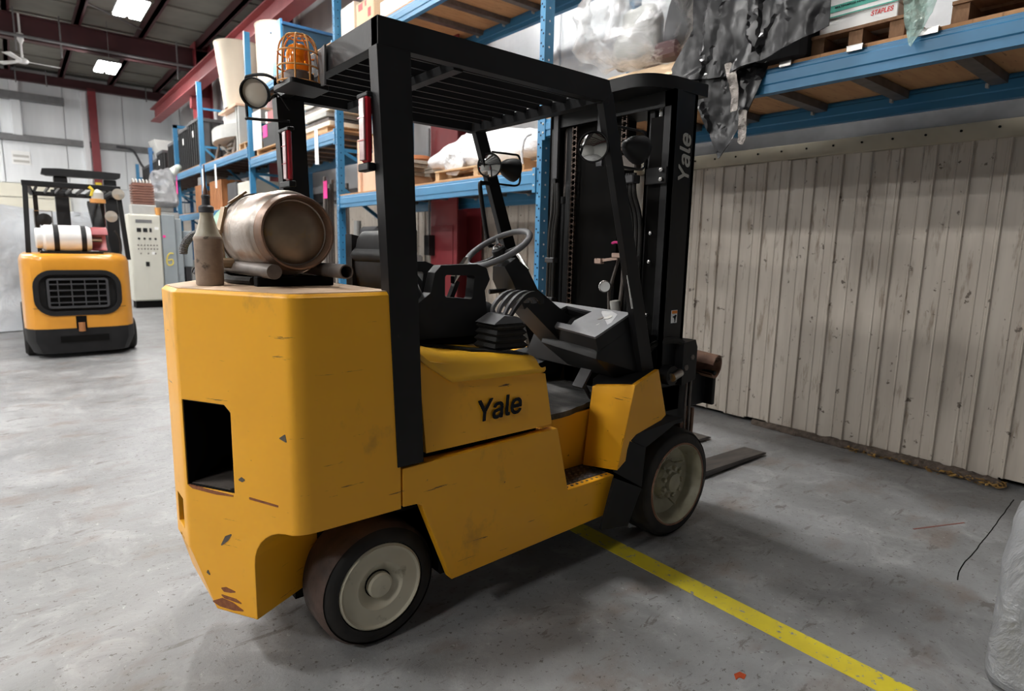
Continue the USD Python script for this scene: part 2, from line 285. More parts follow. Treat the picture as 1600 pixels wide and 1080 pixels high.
def dup(src, loc, rot, label, cat, group=None):
    base = src.path.rpartition("/")[2]; base = base if not base[-3:].isdigit() else base[:-4]
    path = uniq("/World", base); p = stage.DefinePrim(path, "Xform")
    p.GetReferences().AddInternalReference(src.path); p.SetInstanceable(True)
    x = UsdGeom.Xformable(p); x.ClearXformOpOrder(); x.AddTranslateOp().Set(Gf.Vec3d(*map(float, loc))); x.AddRotateZOp().Set(float(rot))
    keys(p, label=label, category=cat, group=group); return Node(path, loc)

def creases(P, freq, seed, stretch=(1, 1)):
    """folded film: piecewise conical facets that meet in sharp creases"""
    from scipy.spatial import cKDTree
    out = np.zeros(len(P)); Q = np.asarray(P) * stretch * freq
    for o in range(3):
        r = np.random.default_rng(seed + 17 * o); q = Q * 2.3 ** o; lo, hi = q.min(0) - 1.5, q.max(0) + 1.5
        n = max(8, int(np.prod(hi - lo))); pts = r.uniform(lo, hi, (n, 2)); d, i = cKDTree(pts).query(q)
        g = r.uniform(-1, 1, (n, 2)); out += .36 ** o * (0.5 * d + (np.einsum("ij,ij->i", q - pts[i], g[i])) * .35 + r.uniform(-.25, .25, n)[i] * 0)
    return out - out.mean()
def sheet(poly, depth, spacing=0.03, amp=0.03, freq=6.0, seed=1, thick=0.004, axis="x", ridged=True, curve=None, crease=None):
    """a crumpled film: polygon (a, b) in the plane across axis x, pushed by noise, given a thickness"""
    g = Polygon(poly).buffer(0.004); x0, y0, x1, y1 = g.bounds; pts = []
    bd = g.exterior
    pts += [bd.interpolate(s).coords[0] for s in np.arange(0, bd.length, spacing)]
    r = np.random.default_rng(seed)
    for a in np.arange(x0, x1, spacing):
        for c in np.arange(y0, y1, spacing):
            q = (a + r.uniform(-.3, .3) * spacing, c + r.uniform(-.3, .3) * spacing)
            if g.buffer(-spacing * .45).contains(Point(q)): pts.append(q)
    P = np.array(pts); T = Delaunay(P).simplices
    T = np.array([t for t in T if g.contains(Point(P[t].mean(0)))])
    n = meshkit.fbm(np.c_[P * freq, np.full(len(P), seed * 3.7)], 4, seed)
    if ridged: n = 1 - np.abs(2 * n - 1) * 1.6
    if crease: n = .5 + creases(P, freq, seed, crease)
    h = depth + amp * (n - 0.5) + (curve(P) if curve else 0)
    V = np.c_[h, P]; V2 = V + np.array([thick, 0, 0]); N = len(V)
    e = V[T[:, 1]] - V[T[:, 0]]; f = V[T[:, 2]] - V[T[:, 0]]; flip = np.cross(e, f)[:, 0] > 0; T[flip] = T[flip][:, ::-1]
    F = [T, T[:, ::-1] + N]; ed = {}
    for t in T:
        for a, c in ((t[0], t[1]), (t[1], t[2]), (t[2], t[0])): ed[(a, c)] = 1
    side = []
    for a, c in ed:
        if (c, a) not in ed: side += [(c, a, a + N), (c, a + N, c + N)]
    return B().add(np.vstack([V, V2]), np.vstack(F + [np.array(side)]))
def lump(pts, r, refine=0.05, amp=0.02, freq=7, seed=3, it=4):
    """a soft lumpy solid: hull of spheres, refined, smoothed and pushed by noise"""
    m = m3.Manifold.batch_hull([m3.Manifold.sphere(rr, 12).translate(tuple(map(float, p))) for p, rr in zip(pts, np.broadcast_to(r, (len(pts),)))])
    m = m.refine_to_length(refine); a = meshkit.arrays(m); t = trimesh.Trimesh(a[0], a[1], process=True)
    t = trimesh.smoothing.filter_taubin(t, iterations=it)
    v = np.array(t.vertices); v += t.vertex_normals * (amp * (1 - 2 * np.abs(2 * meshkit.fbm(v * freq, 4, seed) - 1)))[:, None]
    return B().add(trimesh.Trimesh(v, t.faces, process=False))
def arc(c, r, a0, a1, n, e1, e2):
    e1, e2 = np.asarray(e1, float), np.asarray(e2, float)
    return [np.asarray(c) + r * (math.cos(t) * e1 + math.sin(t) * e2) for t in np.linspace(a0, a1, n)]
def smoothp(pts, n=8):
    P = np.asarray(pts, float); P = np.vstack([2 * P[0] - P[1], P, 2 * P[-1] - P[-2]]); out = []
    for i in range(1, len(P) - 2):
        for t in np.linspace(0, 1, n, endpoint=False):
            a, b, c, d = P[i - 1:i + 3]; out.append(.5 * (2 * b + (c - a) * t + (2 * a - 5 * b + 4 * c - d) * t * t + (3 * b - a - 3 * c + d) * t ** 3))
    return np.array(out + [P[-2]])
#PART2
# ================================================================== SETTING
t = struct("floor", "grey worn sealed concrete floor of the warehouse", "floor")
t.put("slab", B().box(-14, 5.0, -9, 27.2, -0.2, 0.0), CONC)
t.put("floor_line", B().box(2.145, 2.255, -6.0, 2.9, 0.0, 0.0016), YPAINT, "worn yellow painted line")
crk = smoothp([(*p, 0) for p in [(4.632, 0.773), (4.097, 0.745), (3.726, 0.728), (3.376, 0.714), (3.22, 0.69)]], 14)
crk[:, 1] += 0.010 * (meshkit.fbm(crk * 9) - .5); crk[:, 0] += 0.02 * (meshkit.fbm(crk * 9 + 9) - .5)
t.put("crack", B().tube(crk + [0, 0, -.0028], .0045, 5), DARK, "dark crack in the concrete")
t.put("paint_spot", B().prism([(1.831, 0.975), (1.859, 0.969), (1.862, 0.947), (1.836, 0.939), (1.831, 0.955), (1.81, 0.955)], "z", 0, .0015), mat("orange_red_splash", (0.42, 0.06, 0.012), rough=.5), "small orange red paint splash")
t.put("paint_streak", B().bar((3.657, 1.004, .0006), (3.985, 0.858, .0006), .010, .0012), mat("dull_red_streak", (0.22, 0.08, 0.065), rough=.6), "faint red streak of paint")

WX = 4.86
t = struct("wall_right", "white ribbed metal siding wall behind the shelving", "wall")
for i in range(-16, 44):
    y0 = 0.873 + 0.2 * i; dx = rng.uniform(-.003, .003)
    prof = [(WX + .01 + dx, y0 + .036), (WX + .01 + dx, y0 + .024), (WX - .006 + dx, y0 + .017), (WX - .006 + dx, y0 + .009), (WX + .01 + dx, y0 + .002), (WX + .01 + dx, y0 - .160 + .062), (WX + .006 + dx, y0 - .160 + .058), (WX + .006 + dx, y0 - .160 + .052), (WX + .01 + dx, y0 - .160 + .048), (WX + .01 + dx, y0 - .1635), (WX + .03, y0 - .1635), (WX + .03, y0 + .036)]
    b = B().prism(prof, "z", 0.03 + rng.uniform(0, .02), 2.215 + rng.uniform(-.02, .01))
    t.put("siding_panel", b, SIDING)
t.put("angle_trim", B().box(WX - .035, WX + .05, -3.5, 9.7, 2.205, 2.315, .004), TRIM, "tan steel angle above the siding")
for k in range(16):
    t.put("screw", B().lathe([(0, 0), (.008, 0), (.008, .006), (0, .008)], (WX - .035, .75 + k * .2, 2.27), (-1, 0, 0), 8), DARK)
t.put("upper_liner", B().box(5.05, 5.1, -9, 27.2, 2.2, 7.1), INSUL)
for k in range(14):
    t.put("liner_seam", B().box(5.02, 5.05, -.6 + k * 2.0, -.56 + k * 2.0, 2.2, 7.05), INSUL)
t.put("girt_and_shade_band", B().box(4.93, 5.05, -9, 27, 2.32, 2.5), GIRT)  # dark grey strip stands in for the shade behind the back beam
t.put("girt_and_shade_band", B().box(4.93, 5.05, -9, 27, 4.6, 4.8), GIRT)
t.put("lower_liner", B().box(4.88, 4.95, 9.6, 27, 0, 2.215), SIDING)
t.put("lower_liner", B().box(4.88, 4.95, -9, -2.40, 0, 2.215), SIDING)

FY = 27.0
t = struct("wall_far", "white panelled end wall beyond the second forklift", "wall")
for i in range(11):
    t.put("wall_panel", B().box(-14 + i * 1.75, -14 + (i + 1) * 1.75 - .03, FY, FY + .1, 3.35, 6.75), FARW)
t.put("wall_back", B().box(-14, 5.1, FY + .08, FY + .2, 0, 7.1), FARW)
t.put("girt", B().box(-14, 5.0, FY - .16, FY, 4.72, 4.93, .01), GIRT, "long grey horizontal girt")
t.put("header_bar", B().box(-3, 1.75, FY - .35, FY - .05, 6.02, 6.26, .01), GIRT, "dark heavy header bar")
t.put("wall_post", B().box(.30, .56, FY - .2, FY, 4.9, 6.75, .01), FARW)
t.put("wall_post", B().box(2.22, 2.40, FY - .2, FY, 0, 6.6, .01), FARW)
t = struct("door_1", "cream overhead sectional door low in the end wall", "door")
for i in range(7):
    t.put("door_panel", B().box(-6.0, 1.7, FY - .06, FY, .02 + i * .475, .02 + (i + 1) * .475 - .02, .008), DOORC)
t = struct("trim_1", "dark red steel column standing against the end wall", "column")
t.put("column_web", B().box(2.44, 2.68, FY - .34, FY - .22, 0, 6.7, .006), COLRED)
t.put("column_flange", B().box(2.44, 2.68, FY - .22, FY - .2, 0, 6.7), COLRED)
t.put("guide_rail", B().box(2.44, 2.62, FY - .52, FY - .35, 0, 3.5, .005), YPOST, "yellow door guide rail")
t = struct("added_wall_left", "plain added side wall out of view, for bounce light", "wall"); t.put("bounce_wall_sheet", B().box(-14.1, -14, -9, 27.2, 0, 7.1), PLANK)  # unseen wall, added to bounce light into the hall
t = struct("wall_back", "plain added rear wall out of view, for bounce light", "wall"); t.put("bounce_wall_sheet", B().box(-14, 5.1, -9.1, -9, 0, 7.1), PLANK)  # added out of view behind the camera as a bounce surface

t = struct("ceiling", "dark warehouse roof with red purlins and rafters", "ceiling")
t.put("roof_liner", B().box(-14, 5.1, -9, 27.2, 7.12, 7.2), ROOF)
for k in range(24):
    t.put("cross_seam", B().box(-14, 5.05, -8 + k * 1.5, -7.93 + k * 1.5, 7.08, 7.12), ROOF)
for k in range(13):
    x = 4.55 - 1.42 * k
    t.put("purlin", B().box(x - .05, x + .05, -9, 27, 6.9, 7.12).box(x - .05, x + .10, -9, 27, 6.9, 6.915), DRED)
for y in (-6.6, .1, 6.8, 13.4, 20.1, 26.7):
    dz = 0 if y < 26 else .32
    t.put("rafter", B().box(-14, 5.05, y - .012, y + .012, 6.33 + dz, 6.9).box(-14, 5.05, y - .11, y + .11, 6.31 + dz, 6.33 + dz).box(-14, 5.05, y - .11, y + .11, 6.88, 6.9), DRED)
for y in (20.1,):
    t.put("lit_flange_strip", B().cyl((-14, y - .22, 6.36), (5, y - .22, 6.36), .035, 10), GIRT, "grey strip standing in for light on the rafter flange")  # pale bar drawn for the light caught along the rafter's bottom flange
for (x, y) in ((.45, 19.9), (1.35, 19.9), (4.0, 20.0), (.5, 26.4), (1.3, 26.4), (4.2, 26.5)):
    t.put("hanger_rod", B().cyl((x, y, 6.0 if y < 21 else 6.5), (x, y, 7.0), .02, 6), GIRT)
t.put("brace_rod", B().cyl((-1, 15.5, 6.95), (3.2, 19.5, 6.95), .02, 6), GIRT)

# building columns and crane runway on the shelving side
for (y, z) in ((6.9, 7.05), (13.5, 7.05), (20.1, 7.05)):
    c = thing("steel_column", {6.9: "dark red steel wall column behind the low blue shelf", 13.5: "dark red steel wall column behind the shades on the upper rack", 20.1: "dark red steel wall column at the far black bins"}[y], "column", (4.7, y, 0))
    c.put("flange", B().box(4.42, 4.44, y - .33, y + .30, 0, z), COLRED); c.put("web", B().box(4.44, 4.80, y - .012, y + .012, 0, z), COLRED)
    c.put("flange", B().box(4.80, 4.82, y - .33, y + .30, 0, z), COLRED)
    if y < 10: c.put("cover_plate", B().box(4.41, 4.42, y - .25, y + .22, .3, 1.75, .003), COLRED)
c = thing("crane_beam", "long red crane runway beam above the racks", "beam", (4.25, 10, 5.6))
c.put("bottom_flange", B().box(4.10, 4.40, -4, 25.3, 5.62, 5.65), RED); c.put("web", B().box(4.24, 4.26, -4, 25.3, 5.65, 6.02), RED)
c.put("top_flange", B().box(4.10, 4.40, -4, 25.3, 6.02, 6.05), RED); c.put("rail", B().box(4.22, 4.28, -4, 25.2, 6.05, 6.11), DSTEEL)
c.put("bracket", B().box(4.3, 4.8, 20.0, 20.2, 5.3, 5.62), RED); c.put("bracket", B().box(4.3, 4.8, 13.4, 13.6, 5.3, 5.62), RED)

# ------------------------------------------------------------------ lamps
lab = ["bright twin panel ceiling lamp, the upper and nearer of the two seen", "bright ceiling lamp, the lower and farther of the two seen"]
for i, (x, y, z) in enumerate(LAMPS):
    l = thing("ceiling_lamp", lab[i] if i < 2 else f"unseen ceiling lamp out of view, placed to light the truck, floor and walls, {['first','second','third','fourth','fifth','sixth','seventh','eighth','ninth','tenth','eleventh','twelfth','thirteenth','fourteenth','fifteenth','sixteenth','seventeenth'][i-2]} of the unseen ones", "lamp", (x, y, z))
    l.put("housing", B().box(x - .26, x + .26, y - .6, y + .6, z + .03, z + .09, .01), GIRT)
    for s in (-1, 1):
        l.put("tube_panel", B().box(x + s * .14 - .10, x + s * .14 + .10, y - .58, y + .58, z, z + .03), GLOW)
        l.put("chain", B().cyl((x, y + s * .5, z + .09), (x, y + s * .5, 7.05), .008, 5), GIRT)

# ================================================================== THE FORKLIFT
FC = 2.28
fk = thing("forklift", "large yellow forklift with black overhead guard parked facing the ribbed wall", "forklift", (1.6, FC, 0))
mir = lambda pts: [(x, 2 * FC - y) for x, y in pts][::-1]
half = [(.978, 1.79), (.665, 1.79), (.645, 1.7935), (.627, 1.80), (.605, 1.815), (.388, 2.178), (.381, 2.195)]
plan = Polygon(half + mir(half))
bodym = B().prism(plan, "z", .22, 1.305).man()
ca, cb = np.array([.605, 1.815]), np.array([.385, 2.183]); ct = unit(cb - ca); cn = np.array([-ct[1] * 1, ct[0]]); cn = -cn if cn[0] > 0 else cn   # outward
# wheel well: profile (s along the chamfer, z) pushed along 28 degrees
wd = np.array([math.cos(math.radians(28)), math.sin(math.radians(28))])
def well(mirror):
    f = .13; pr = [(.153, .10)] + [(.153 - f * (1 - math.cos(a)), .545 - f + f * math.sin(a)) for a in np.linspace(0, math.pi / 2, 8)] + [(-1.2, .545), (-1.2, .10)]
    m = trimesh.creation.extrude_polygon(Polygon(pr), 1.0, engine="earcut"); v = m.vertices; s, z, h = v[:, 0], v[:, 1], v[:, 2]
    xy = ca + s[:, None] * ct + (h[:, None] - .12) * wd
    if mirror: xy = np.c_[xy[:, 0], 2 * FC - xy[:, 1]]
    q = trimesh.Trimesh(np.c_[xy, z], m.faces, process=True); q.fix_normals()
    return m3.Manifold(m3.Mesh(np.asarray(q.vertices, np.float32), np.asarray(q.faces, np.uint32)))
bodym = bodym - well(False) - well(True)
# radiator outlets in both chamfers
def outlet(mirror, d0, d1, s0=.222, s1=.424, z0=.648, z1=.943):
    g = Polygon([(s0, z0), (s1, z0), (s1, z1), (s0, z1)])
    g = g.union(Polygon([(s0, z0), (s1, z0), (s1, z1), (s0, z1)])).difference(Polygon([(s0 - .01, z1 - .035), (s0 - .01, z1 + .01), (s0 + .035, z1 + .01), (s0 + .018, z1 - .006), (s0 + .005, z1 - .018)]))
    m = trimesh.creation.extrude_polygon(g, d1 - d0, engine="earcut"); v = m.vertices
    xy = ca + v[:, :1] * ct - (v[:, 2:] + d0) * cn
    if mirror: xy = np.c_[xy[:, 0], 2 * FC - xy[:, 1]]
    q = trimesh.Trimesh(np.c_[xy, v[:, 1]], m.faces, process=True); q.fix_normals(); return q
M = lambda q: m3.Manifold(m3.Mesh(np.asarray(q.vertices, np.float32), np.asarray(q.faces, np.uint32)))
bodym = bodym - M(outlet(False, -.02, .26)) - M(outlet(True, -.02, .26))
# tow pin slots in the narrow rear face, lower bevel of the rear edge
bodym = bodym - B().box(.3, .47, 2.235, 2.325, .47, .58).man() - B().box(.3, .45, 2.25, 2.31, .37, .43).man()
bodym = bodym - B().hull([(.30, y, z) for y in (1.5, 3.1) for z in (.1, .42)] + [(.385, y, .42) for y in (1.5, 3.1)] + [(.47, y, .1) for y in (1.5, 3.1)]).man()
def mark(pts, m, lb=None):
    g = Polygon(pts).buffer(.004).buffer(-.0015); q = [np.array([*(ca + u * ct + cn * h), z]) for u, z in g.exterior.coords[::2] for h in (-.003, .0010)]; MARKS.append((q, m, lb))
MARKS = []
# bevelled top edge
cap = plan.buffer(-.012, join_style=1)
bodym = bodym.trim_by_plane((0, 0, -1), -1.294)
a = meshkit.arrays(bodym); bb = B().add(a[0], a[1])
lo_ = np.array(plan.exterior.coords)[:-1]; hi_ = np.array([cap.exterior.interpolate(cap.exterior.project(Point(p))).coords[0] for p in lo_])
bb.hull([(*p, 1.294) for p in lo_] + [(*p, 1.305) for p in hi_])
fk.put("counterweight", bb, YEL, smooth=25)
CHIP = mat("bare_chip", (.07, .06, .05), (.12, .10, .08), rough=.6, scale=60); CHIPR = mat("red_brown_scuff", (.30, .10, .03), (.20, .055, .02), rough=.6, scale=60)
mark([(.270, .491), (.247, .502), (.262, .481), (.289, .459)], CHIP, "dark bare chip in the paint")
mark([(.299, .300), (.28, .306), (.244, .299), (.262, .294), (.29, .292)], CHIPR, "red brown scuff"); mark([(.34, .243), (.30, .262), (.255, .256), (.213, .238), (.25, .232), (.31, .233)], CHIPR)
mark([(.30, .275), (.24, .272), (.22, .263), (.29, .268)], CHIPR); mark([(.36, .345), (.356, .352), (.35, .340)], CHIP); mark([(.20, .70), (.19, .708), (.18, .702), (.188, .696)], CHIP)
mark([(.03, .86), (.012, .872), (.02, .862), (.008, .852)], CHIP); mark([(.16, .645), (.05, .636), (.05, .634), (.16, .642)], CHIPR); mark([(.415, .648), (.30, .643), (.23, .640), (.30, .636), (.40, .641)], CHIPR)
for q_, m_, lb_ in MARKS: fk.put("paint_chip", B().hull(q_), m_, lb_)
fk.put("tow_slot_shade", B().box(.395, .46, 2.24, 2.32, .475, .575), DARK, "dark block standing in for shade in the tow slot"); fk.put("tow_slot_shade", B().box(.405, .445, 2.252, 2.308, .372, .428), DARK)  # near-black blocks in the cut slots paint their inner shade
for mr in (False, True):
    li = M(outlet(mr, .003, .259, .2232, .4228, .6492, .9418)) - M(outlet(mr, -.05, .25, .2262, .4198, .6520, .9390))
    fk.put("outlet_shade_liner", B().add(li), DARK, "black liner standing in for shade inside the rear outlet")  # recess darkness comes from this liner's black colour
fl = outlet(False, .012, .24, .228, .418, .6521, .6545); fk.put("outlet_floor", B().add(fl), DSTEEL, "dusty floor of the rear outlet")
fk.put("top_plate", B().prism(plan.buffer(-.014, join_style=1), "z", 1.303, 1.3075), DUST, "dusty tan top face of the counterweight")
fk.put("frame", B().box(.70, .98, 2.085, 2.475, .16, .60).box(.98, 1.70, 2.085, 2.475, .17, .5).box(1.19, 1.70, 1.87, 2.69, .19, .5).box(1.0, 1.66, 1.86, 2.70, .5, .93).box(1.70, 2.42, 2.0, 2.56, .16, .66).box(.93, 1.06, 2.085, 2.475, .30, .72), DARK)

# chassis side panel, right and left
side = [(.985, .690), (1.722, .708), (1.735, .66), (1.797, .415), (2.098, .418), (2.05, .232), (1.19, .205), (1.075, .50), (1.062, .535), (1.04, .547), (.985, .550)]
for y0, y1 in ((1.79, 1.83), (2.73, 2.77)):
    fk.put("chassis_panel", B().prism(Polygon(side).buffer(-.004).buffer(.004), "y", y0, y1).box(.987, 1.715, min(y0 + .004, 2.64), max(y1 - .004, 1.92), .664, .686), YEL)
# hood side panels, slightly leaning, with lettering
for k, sgn in ((0, 1), (1, -1)):
    yy = lambda y: y if sgn > 0 else 2 * FC - y
    low = [(1.088, .722), (1.702, .726)]; top = [(1.672, .945), (1.20, .957), (1.075, 1.06)]
    pts = [(low[0][0], yy(1.803), low[0][1]), (low[1][0], yy(1.803), low[1][1]), (top[0][0], yy(1.822), top[0][1]), (top[1][0], yy(1.822), top[1][1]), (1.072, yy(1.83), 1.055)]
    q = [(x, y + sgn * .03, z) for x, y, z in pts]
    fk.put("hood_side", B().hull(pts + q), YEL)
fk.put("hood_front", B().hull([(1.702, y, .726) for y in (1.815, 2.745)] + [(1.672, y, .945) for y in (1.83, 2.73)] + [(1.66, y, .726) for y in (1.815, 2.745)] + [(1.63, y, .945) for y in (1.83, 2.73)]), YEL)
fk.put("lettering", B().text("Yale", .078, (1.305, 1.8022, .800), (1, 0, .035), (0, .10, 1), .0016, .16, True, 1.0).move(lambda v: v), BLKINK, "black maker lettering on the hood side")
# moulded hood lid
def lidsec(x, zt, zb, ins): return [(x, 1.812 + ins, zb), (x, 1.805 + ins, zb + .012), (x, 1.808 + ins, zb + .022), (x, 1.826 + ins, zt - .040), (x, 1.838 + ins, zt - .022), (x, 1.852 + ins, zt - .009), (x, 1.868 + ins, zt - .002), (x, 1.89 + ins, zt)]
L = []
for x, zt, zb, ins in ((1.072, 1.100, 1.062, .008), (1.11, 1.092, 1.03, .004), (1.205, 1.072, .966, 0), (1.40, 1.055, .960, 0), (1.58, 1.03, .955, 0), (1.645, 1.015, .952, .004), (1.672, .985, .952, .014)):
    s = lidsec(x, zt, zb, ins); L.append(s + [(x, 2 * FC - y, z) for _, y, z in s[::-1]])
V = np.array(L).reshape(-1, 3); n = len(L[0]); F = []
for i in range(len(L) - 1):
    for j in range(n): q = (j + 1) % n; F += [(i * n + j, i * n + q, (i + 1) * n + q), (i * n + j, (i + 1) * n + q, (i + 1) * n + j)]
F += [(0, j + 1, j) for j in range(1, n - 1)] + [((len(L) - 1) * n, (len(L) - 1) * n + j, (len(L) - 1) * n + j + 1) for j in range(1, n - 1)]
lt = trimesh.Trimesh(V, F, process=True); lt.fix_normals()
fk.put("hood_lid", B().add(lt), YEL_HOOD, "bright yellow moulded hood lid", smooth=50)
fk.put("hood_seam", B().box(1.07, 1.69, 1.835, 2.725, .93, .957), DARK)

# step, riser, floor mat, cowl and fender
fk.put("step", B().hull([(1.79, 1.80, .402), (2.10, 1.80, .402), (2.10, 1.80, .414), (1.79, 1.80, .414), (1.88, 1.99, .402), (2.10, 1.99, .402), (2.10, 1.99, .414), (1.88, 1.99, .414), (1.75, 1.99, .414), (1.75, 1.99, .402)]), DGREY, "dark steel step with raised studs")
studs = B()
for i in range(9):
    for j in range(6):
        x, y = 1.815 + i * .032 + (j % 2) * .016, 1.815 + j * .029
        if x > 2.09: continue
        studs.lathe([(.009, 0), (.007, .005), (0, .006)], (x, y, .413), (0, 0, 1), 7)
fk.put("step_studs", studs, DSTEEL, kind="stuff")
fk.put("step_riser", B().box(1.70, 2.14, 1.985, 2.0, .405, .685), YEL); fk.put("step_riser", B().box(1.70, 2.14, 2.56, 2.575, .405, .685), YEL)
matp = Polygon([(1.68, 1.955), (1.90, 1.955), (1.97, 1.965), (2.03, 1.985), (2.10, 2.0), (2.14, 2.02), (2.42, 2.05), (2.42, 2.52), (1.68, 2.60)])
fk.put("floor_mat", B().prism(matp, "z", .685, .712), MATR, "scuffed black floor mat")
for k, sgn in ((0, 1), (1, -1)):
    yy = lambda y: y if sgn > 0 else 2 * FC - y
    P = lambda x, y, z: (x, yy(y), z)
    fk.put("cowl", B().hull([P(2.135, 1.985, .800), P(2.175, 1.755, .842), P(2.41, 1.805, .885), P(2.06, 1.955, .425), P(2.075, 1.752, .455), P(2.13, 1.748, .60), P(2.45, 1.775, .655), P(2.45, 1.95, .45), P(2.41, 1.98, .86), P(2.42, 1.99, .45)]), YEL, "yellow front cowl leg")
    fk.put("fender_top", B().hull([P(2.13, 1.757, .597), P(2.46, 1.80, .655), P(2.55, 1.742, .632), P(2.258, 1.738, .533), P(2.13, 1.78, .58), P(2.46, 1.82, .64), P(2.55, 1.76, .62), P(2.26, 1.76, .523)]), BLKP, "black plastic fender")
    fk.put("fender_rear", B().hull([P(2.11, 1.757, .60), P(2.258, 1.738, .533), P(2.075, 1.77, .44), P(2.242, 1.738, .338), P(2.14, 1.80, .59), P(2.27, 1.76, .52), P(2.1, 1.80, .43), P(2.255, 1.76, .34)]), BLKP)
    fk.put("mud_flap", B().hull([P(2.05, 1.742, .425), P(2.238, 1.735, .335), P(1.985, 1.75, .188), P(2.157, 1.74, .165), P(2.05, 1.755, .425), P(2.238, 1.75, .335), P(1.985, 1.765, .188), P(2.157, 1.755, .165)]), BLKP)
for sgn in (1, -1):
    P = lambda x, y, z: (x, y if sgn > 0 else 2 * FC - y, z)
    fk.put("cowl_top", B().hull([P(2.14, 1.99, .797), P(2.18, 1.775, .839), P(2.41, 1.815, .882), P(2.42, 2.10, .88), P(2.22, 2.06, .815), P(2.15, 2.0, .70), P(2.42, 2.05, .70), P(2.42, 1.85, .80)]), BLKP, "black cowl top")
fk.put("sticker", B().hull([(2.19 + u * .06, 1.985 - v * .07 , .803 + .0095 * u + v * .012 + w) for u in (0, 1) for v in (0, 1) for w in (.004, .006)]), PAPER)

# dash: sloping grey top with tray and gauge panel, black body
dl, dr, ul, ur = np.array([2.065, 2.30, 1.081]), np.array([2.028, 1.88, 1.060]), np.array([2.16, 2.33, 1.185]), np.array([2.27, 1.88, 1.160])
dp = lambda u, v, h=0: (dl * (1 - u) + dr * u) * (1 - v) + (ul * (1 - u) + ur * u) * v + h * np.array([-.36, 0, .93])
fk.put("dash_body", B().hull([dl + [.012, 0, -.10], dr + [.012, 0, -.10], ul + [0, 0, -.07], ur + [0, 0, -.07], dl + [.02, 0, -.068], dr + [.02, .004, -.068], ul + [0, 0, -.068], ur + [0, .004, -.068], (2.20, 1.93, .86), (2.36, 1.87, .86), (2.40, 1.88, 1.10), (2.40, 2.40, 1.12), (2.40, 2.30, .83), (2.28, 2.30, .84), (2.26, 1.95, .83), (2.38, 1.885, .84)]), BLKP, "black moulded dash body")
fk.put("dash_body", B().hull([(2.27, 1.90, .84), (2.40, 1.90, .84), (2.40, 2.65, .84), (2.27, 2.65, .84), (2.25, 2.2, 1.12), (2.40, 2.2, 1.12), (2.40, 2.6, 1.0), (2.3, 2.6, 1.0)]), BLKP)
topq = m3.Manifold.hull_points(np.array([dp(u, v, h) for u in (0, 1) for v in (0, 1) for h in (-.045, .004)]))
tray = m3.Manifold.hull_points(np.array([dp(u, v, h) for (u, v) in ((.17, .16), (.54, .14), (.60, .80), (.25, .86)) for h in (-.10, .05)]))
topl = m3.Manifold.hull_points(np.array([dp(u, v, h) for u in (0, 1) for v in (0, 1) for h in (-.006, .004)]))
fk.put("dash_top", B().add(topl - tray), GREYP, "grey sloping dash top")
fk.put("dash_rim", B().add(m3.Manifold.hull_points(np.array([dp(u, v, h) for u in (0, 1) for v in (0, 1) for h in (-.07, -.0062)])) - tray), BLKP)
fk.put("dash_tray", B().hull([dp(u, v, h) for (u, v) in ((.165, .15), (.545, .13), (.605, .81), (.245, .87)) for h in (-.042, -.036)]), DARK, "open dark tray")
fk.put("gauge_panel", B().hull([dp(u, v, h) for (u, v) in ((.63, .16), (.90, .10), (.955, .55), (.90, .86), (.80, .94), (.70, .90)) for h in (.002, .006)]), mat("gauge_panel_print", (.36, .36, .37), (.44, .44, .44), rough=.35, scale=20), "grey gauge panel")
for (u, v, c) in ((.76, .62, DSTEEL), (.84, .70, SILVINK), (.80, .40, SILVINK), (.73, .45, REDINK)):
    p = dp(u, v, .006); fk.put("gauge", B().lathe([(.022 if c is not REDINK else .008, 0), (.022 if c is not REDINK else .008, .002), (0, .0022)], p, (-.36, 0, .93), 16), c)
fk.put("parking_lever", B().bar(dp(.21, .24, .0), dp(.27, .50, .02), .012, .012), STEEL)
# pedals
fk.put("pedal", B().hull([(2.10, 2.02, .79), (2.10, 2.09, .79), (2.17, 2.03, .87), (2.17, 2.10, .87), (2.11, 2.02, .78), (2.11, 2.09, .78), (2.18, 2.03, .86), (2.18, 2.10, .86)]).cyl((2.14, 2.06, .81), (2.22, 2.06, .70), .012, 8), DGREY, "dark grey brake pedal")
fk.put("pedal", B().bar((2.16, 1.995, .745), (2.30, 2.02, .84), .05, .012), DGREY)
fk.put("hand_lever", B().tube([(2.20, 2.42, 1.0), (2.02, 2.38, 1.13)], .012, 8), DGREY)

# steering wheel and column
wc = np.array([1.767, 2.28, 1.455]); cd = unit([.52, -.02, -.86]); _, ws, wu = frame(cd, (1, 0, 0))
fk.put("steering_wheel", B().tube([wc + .162 * (math.cos(a) * ws + math.sin(a) * wu) for a in np.linspace(0, 2 * math.pi, 48, endpoint=False)], .0145, 12, True), GREYP, "dark grey steering wheel rim", smooth=60)
sp = B()
for a in (.35, 2.45, 4.55):
    e = math.cos(a) * ws + math.sin(a) * wu; sp.tube([wc + cd * .035 + e * .03, wc + cd * .022 + e * .09, wc + e * .158], [.017, .012, .009], 8)
fk.put("wheel_spoke", sp, BLKP)
fk.put("wheel_hub", B().lathe([(0, -.02), (.026, -.018), (.034, -.008), (.036, .02), (.030, .05), (0, .05)], wc + cd * .01, cd, 20), BLKP)
fk.put("horn_cap", B().lathe([(0, -.014), (.018, -.012), (.027, 0), (.027, .006), (0, .006)], wc - cd * .004, cd, 18), CHROME, "chrome horn cap")
ce = np.array([2.20, 2.25, 1.00]); 
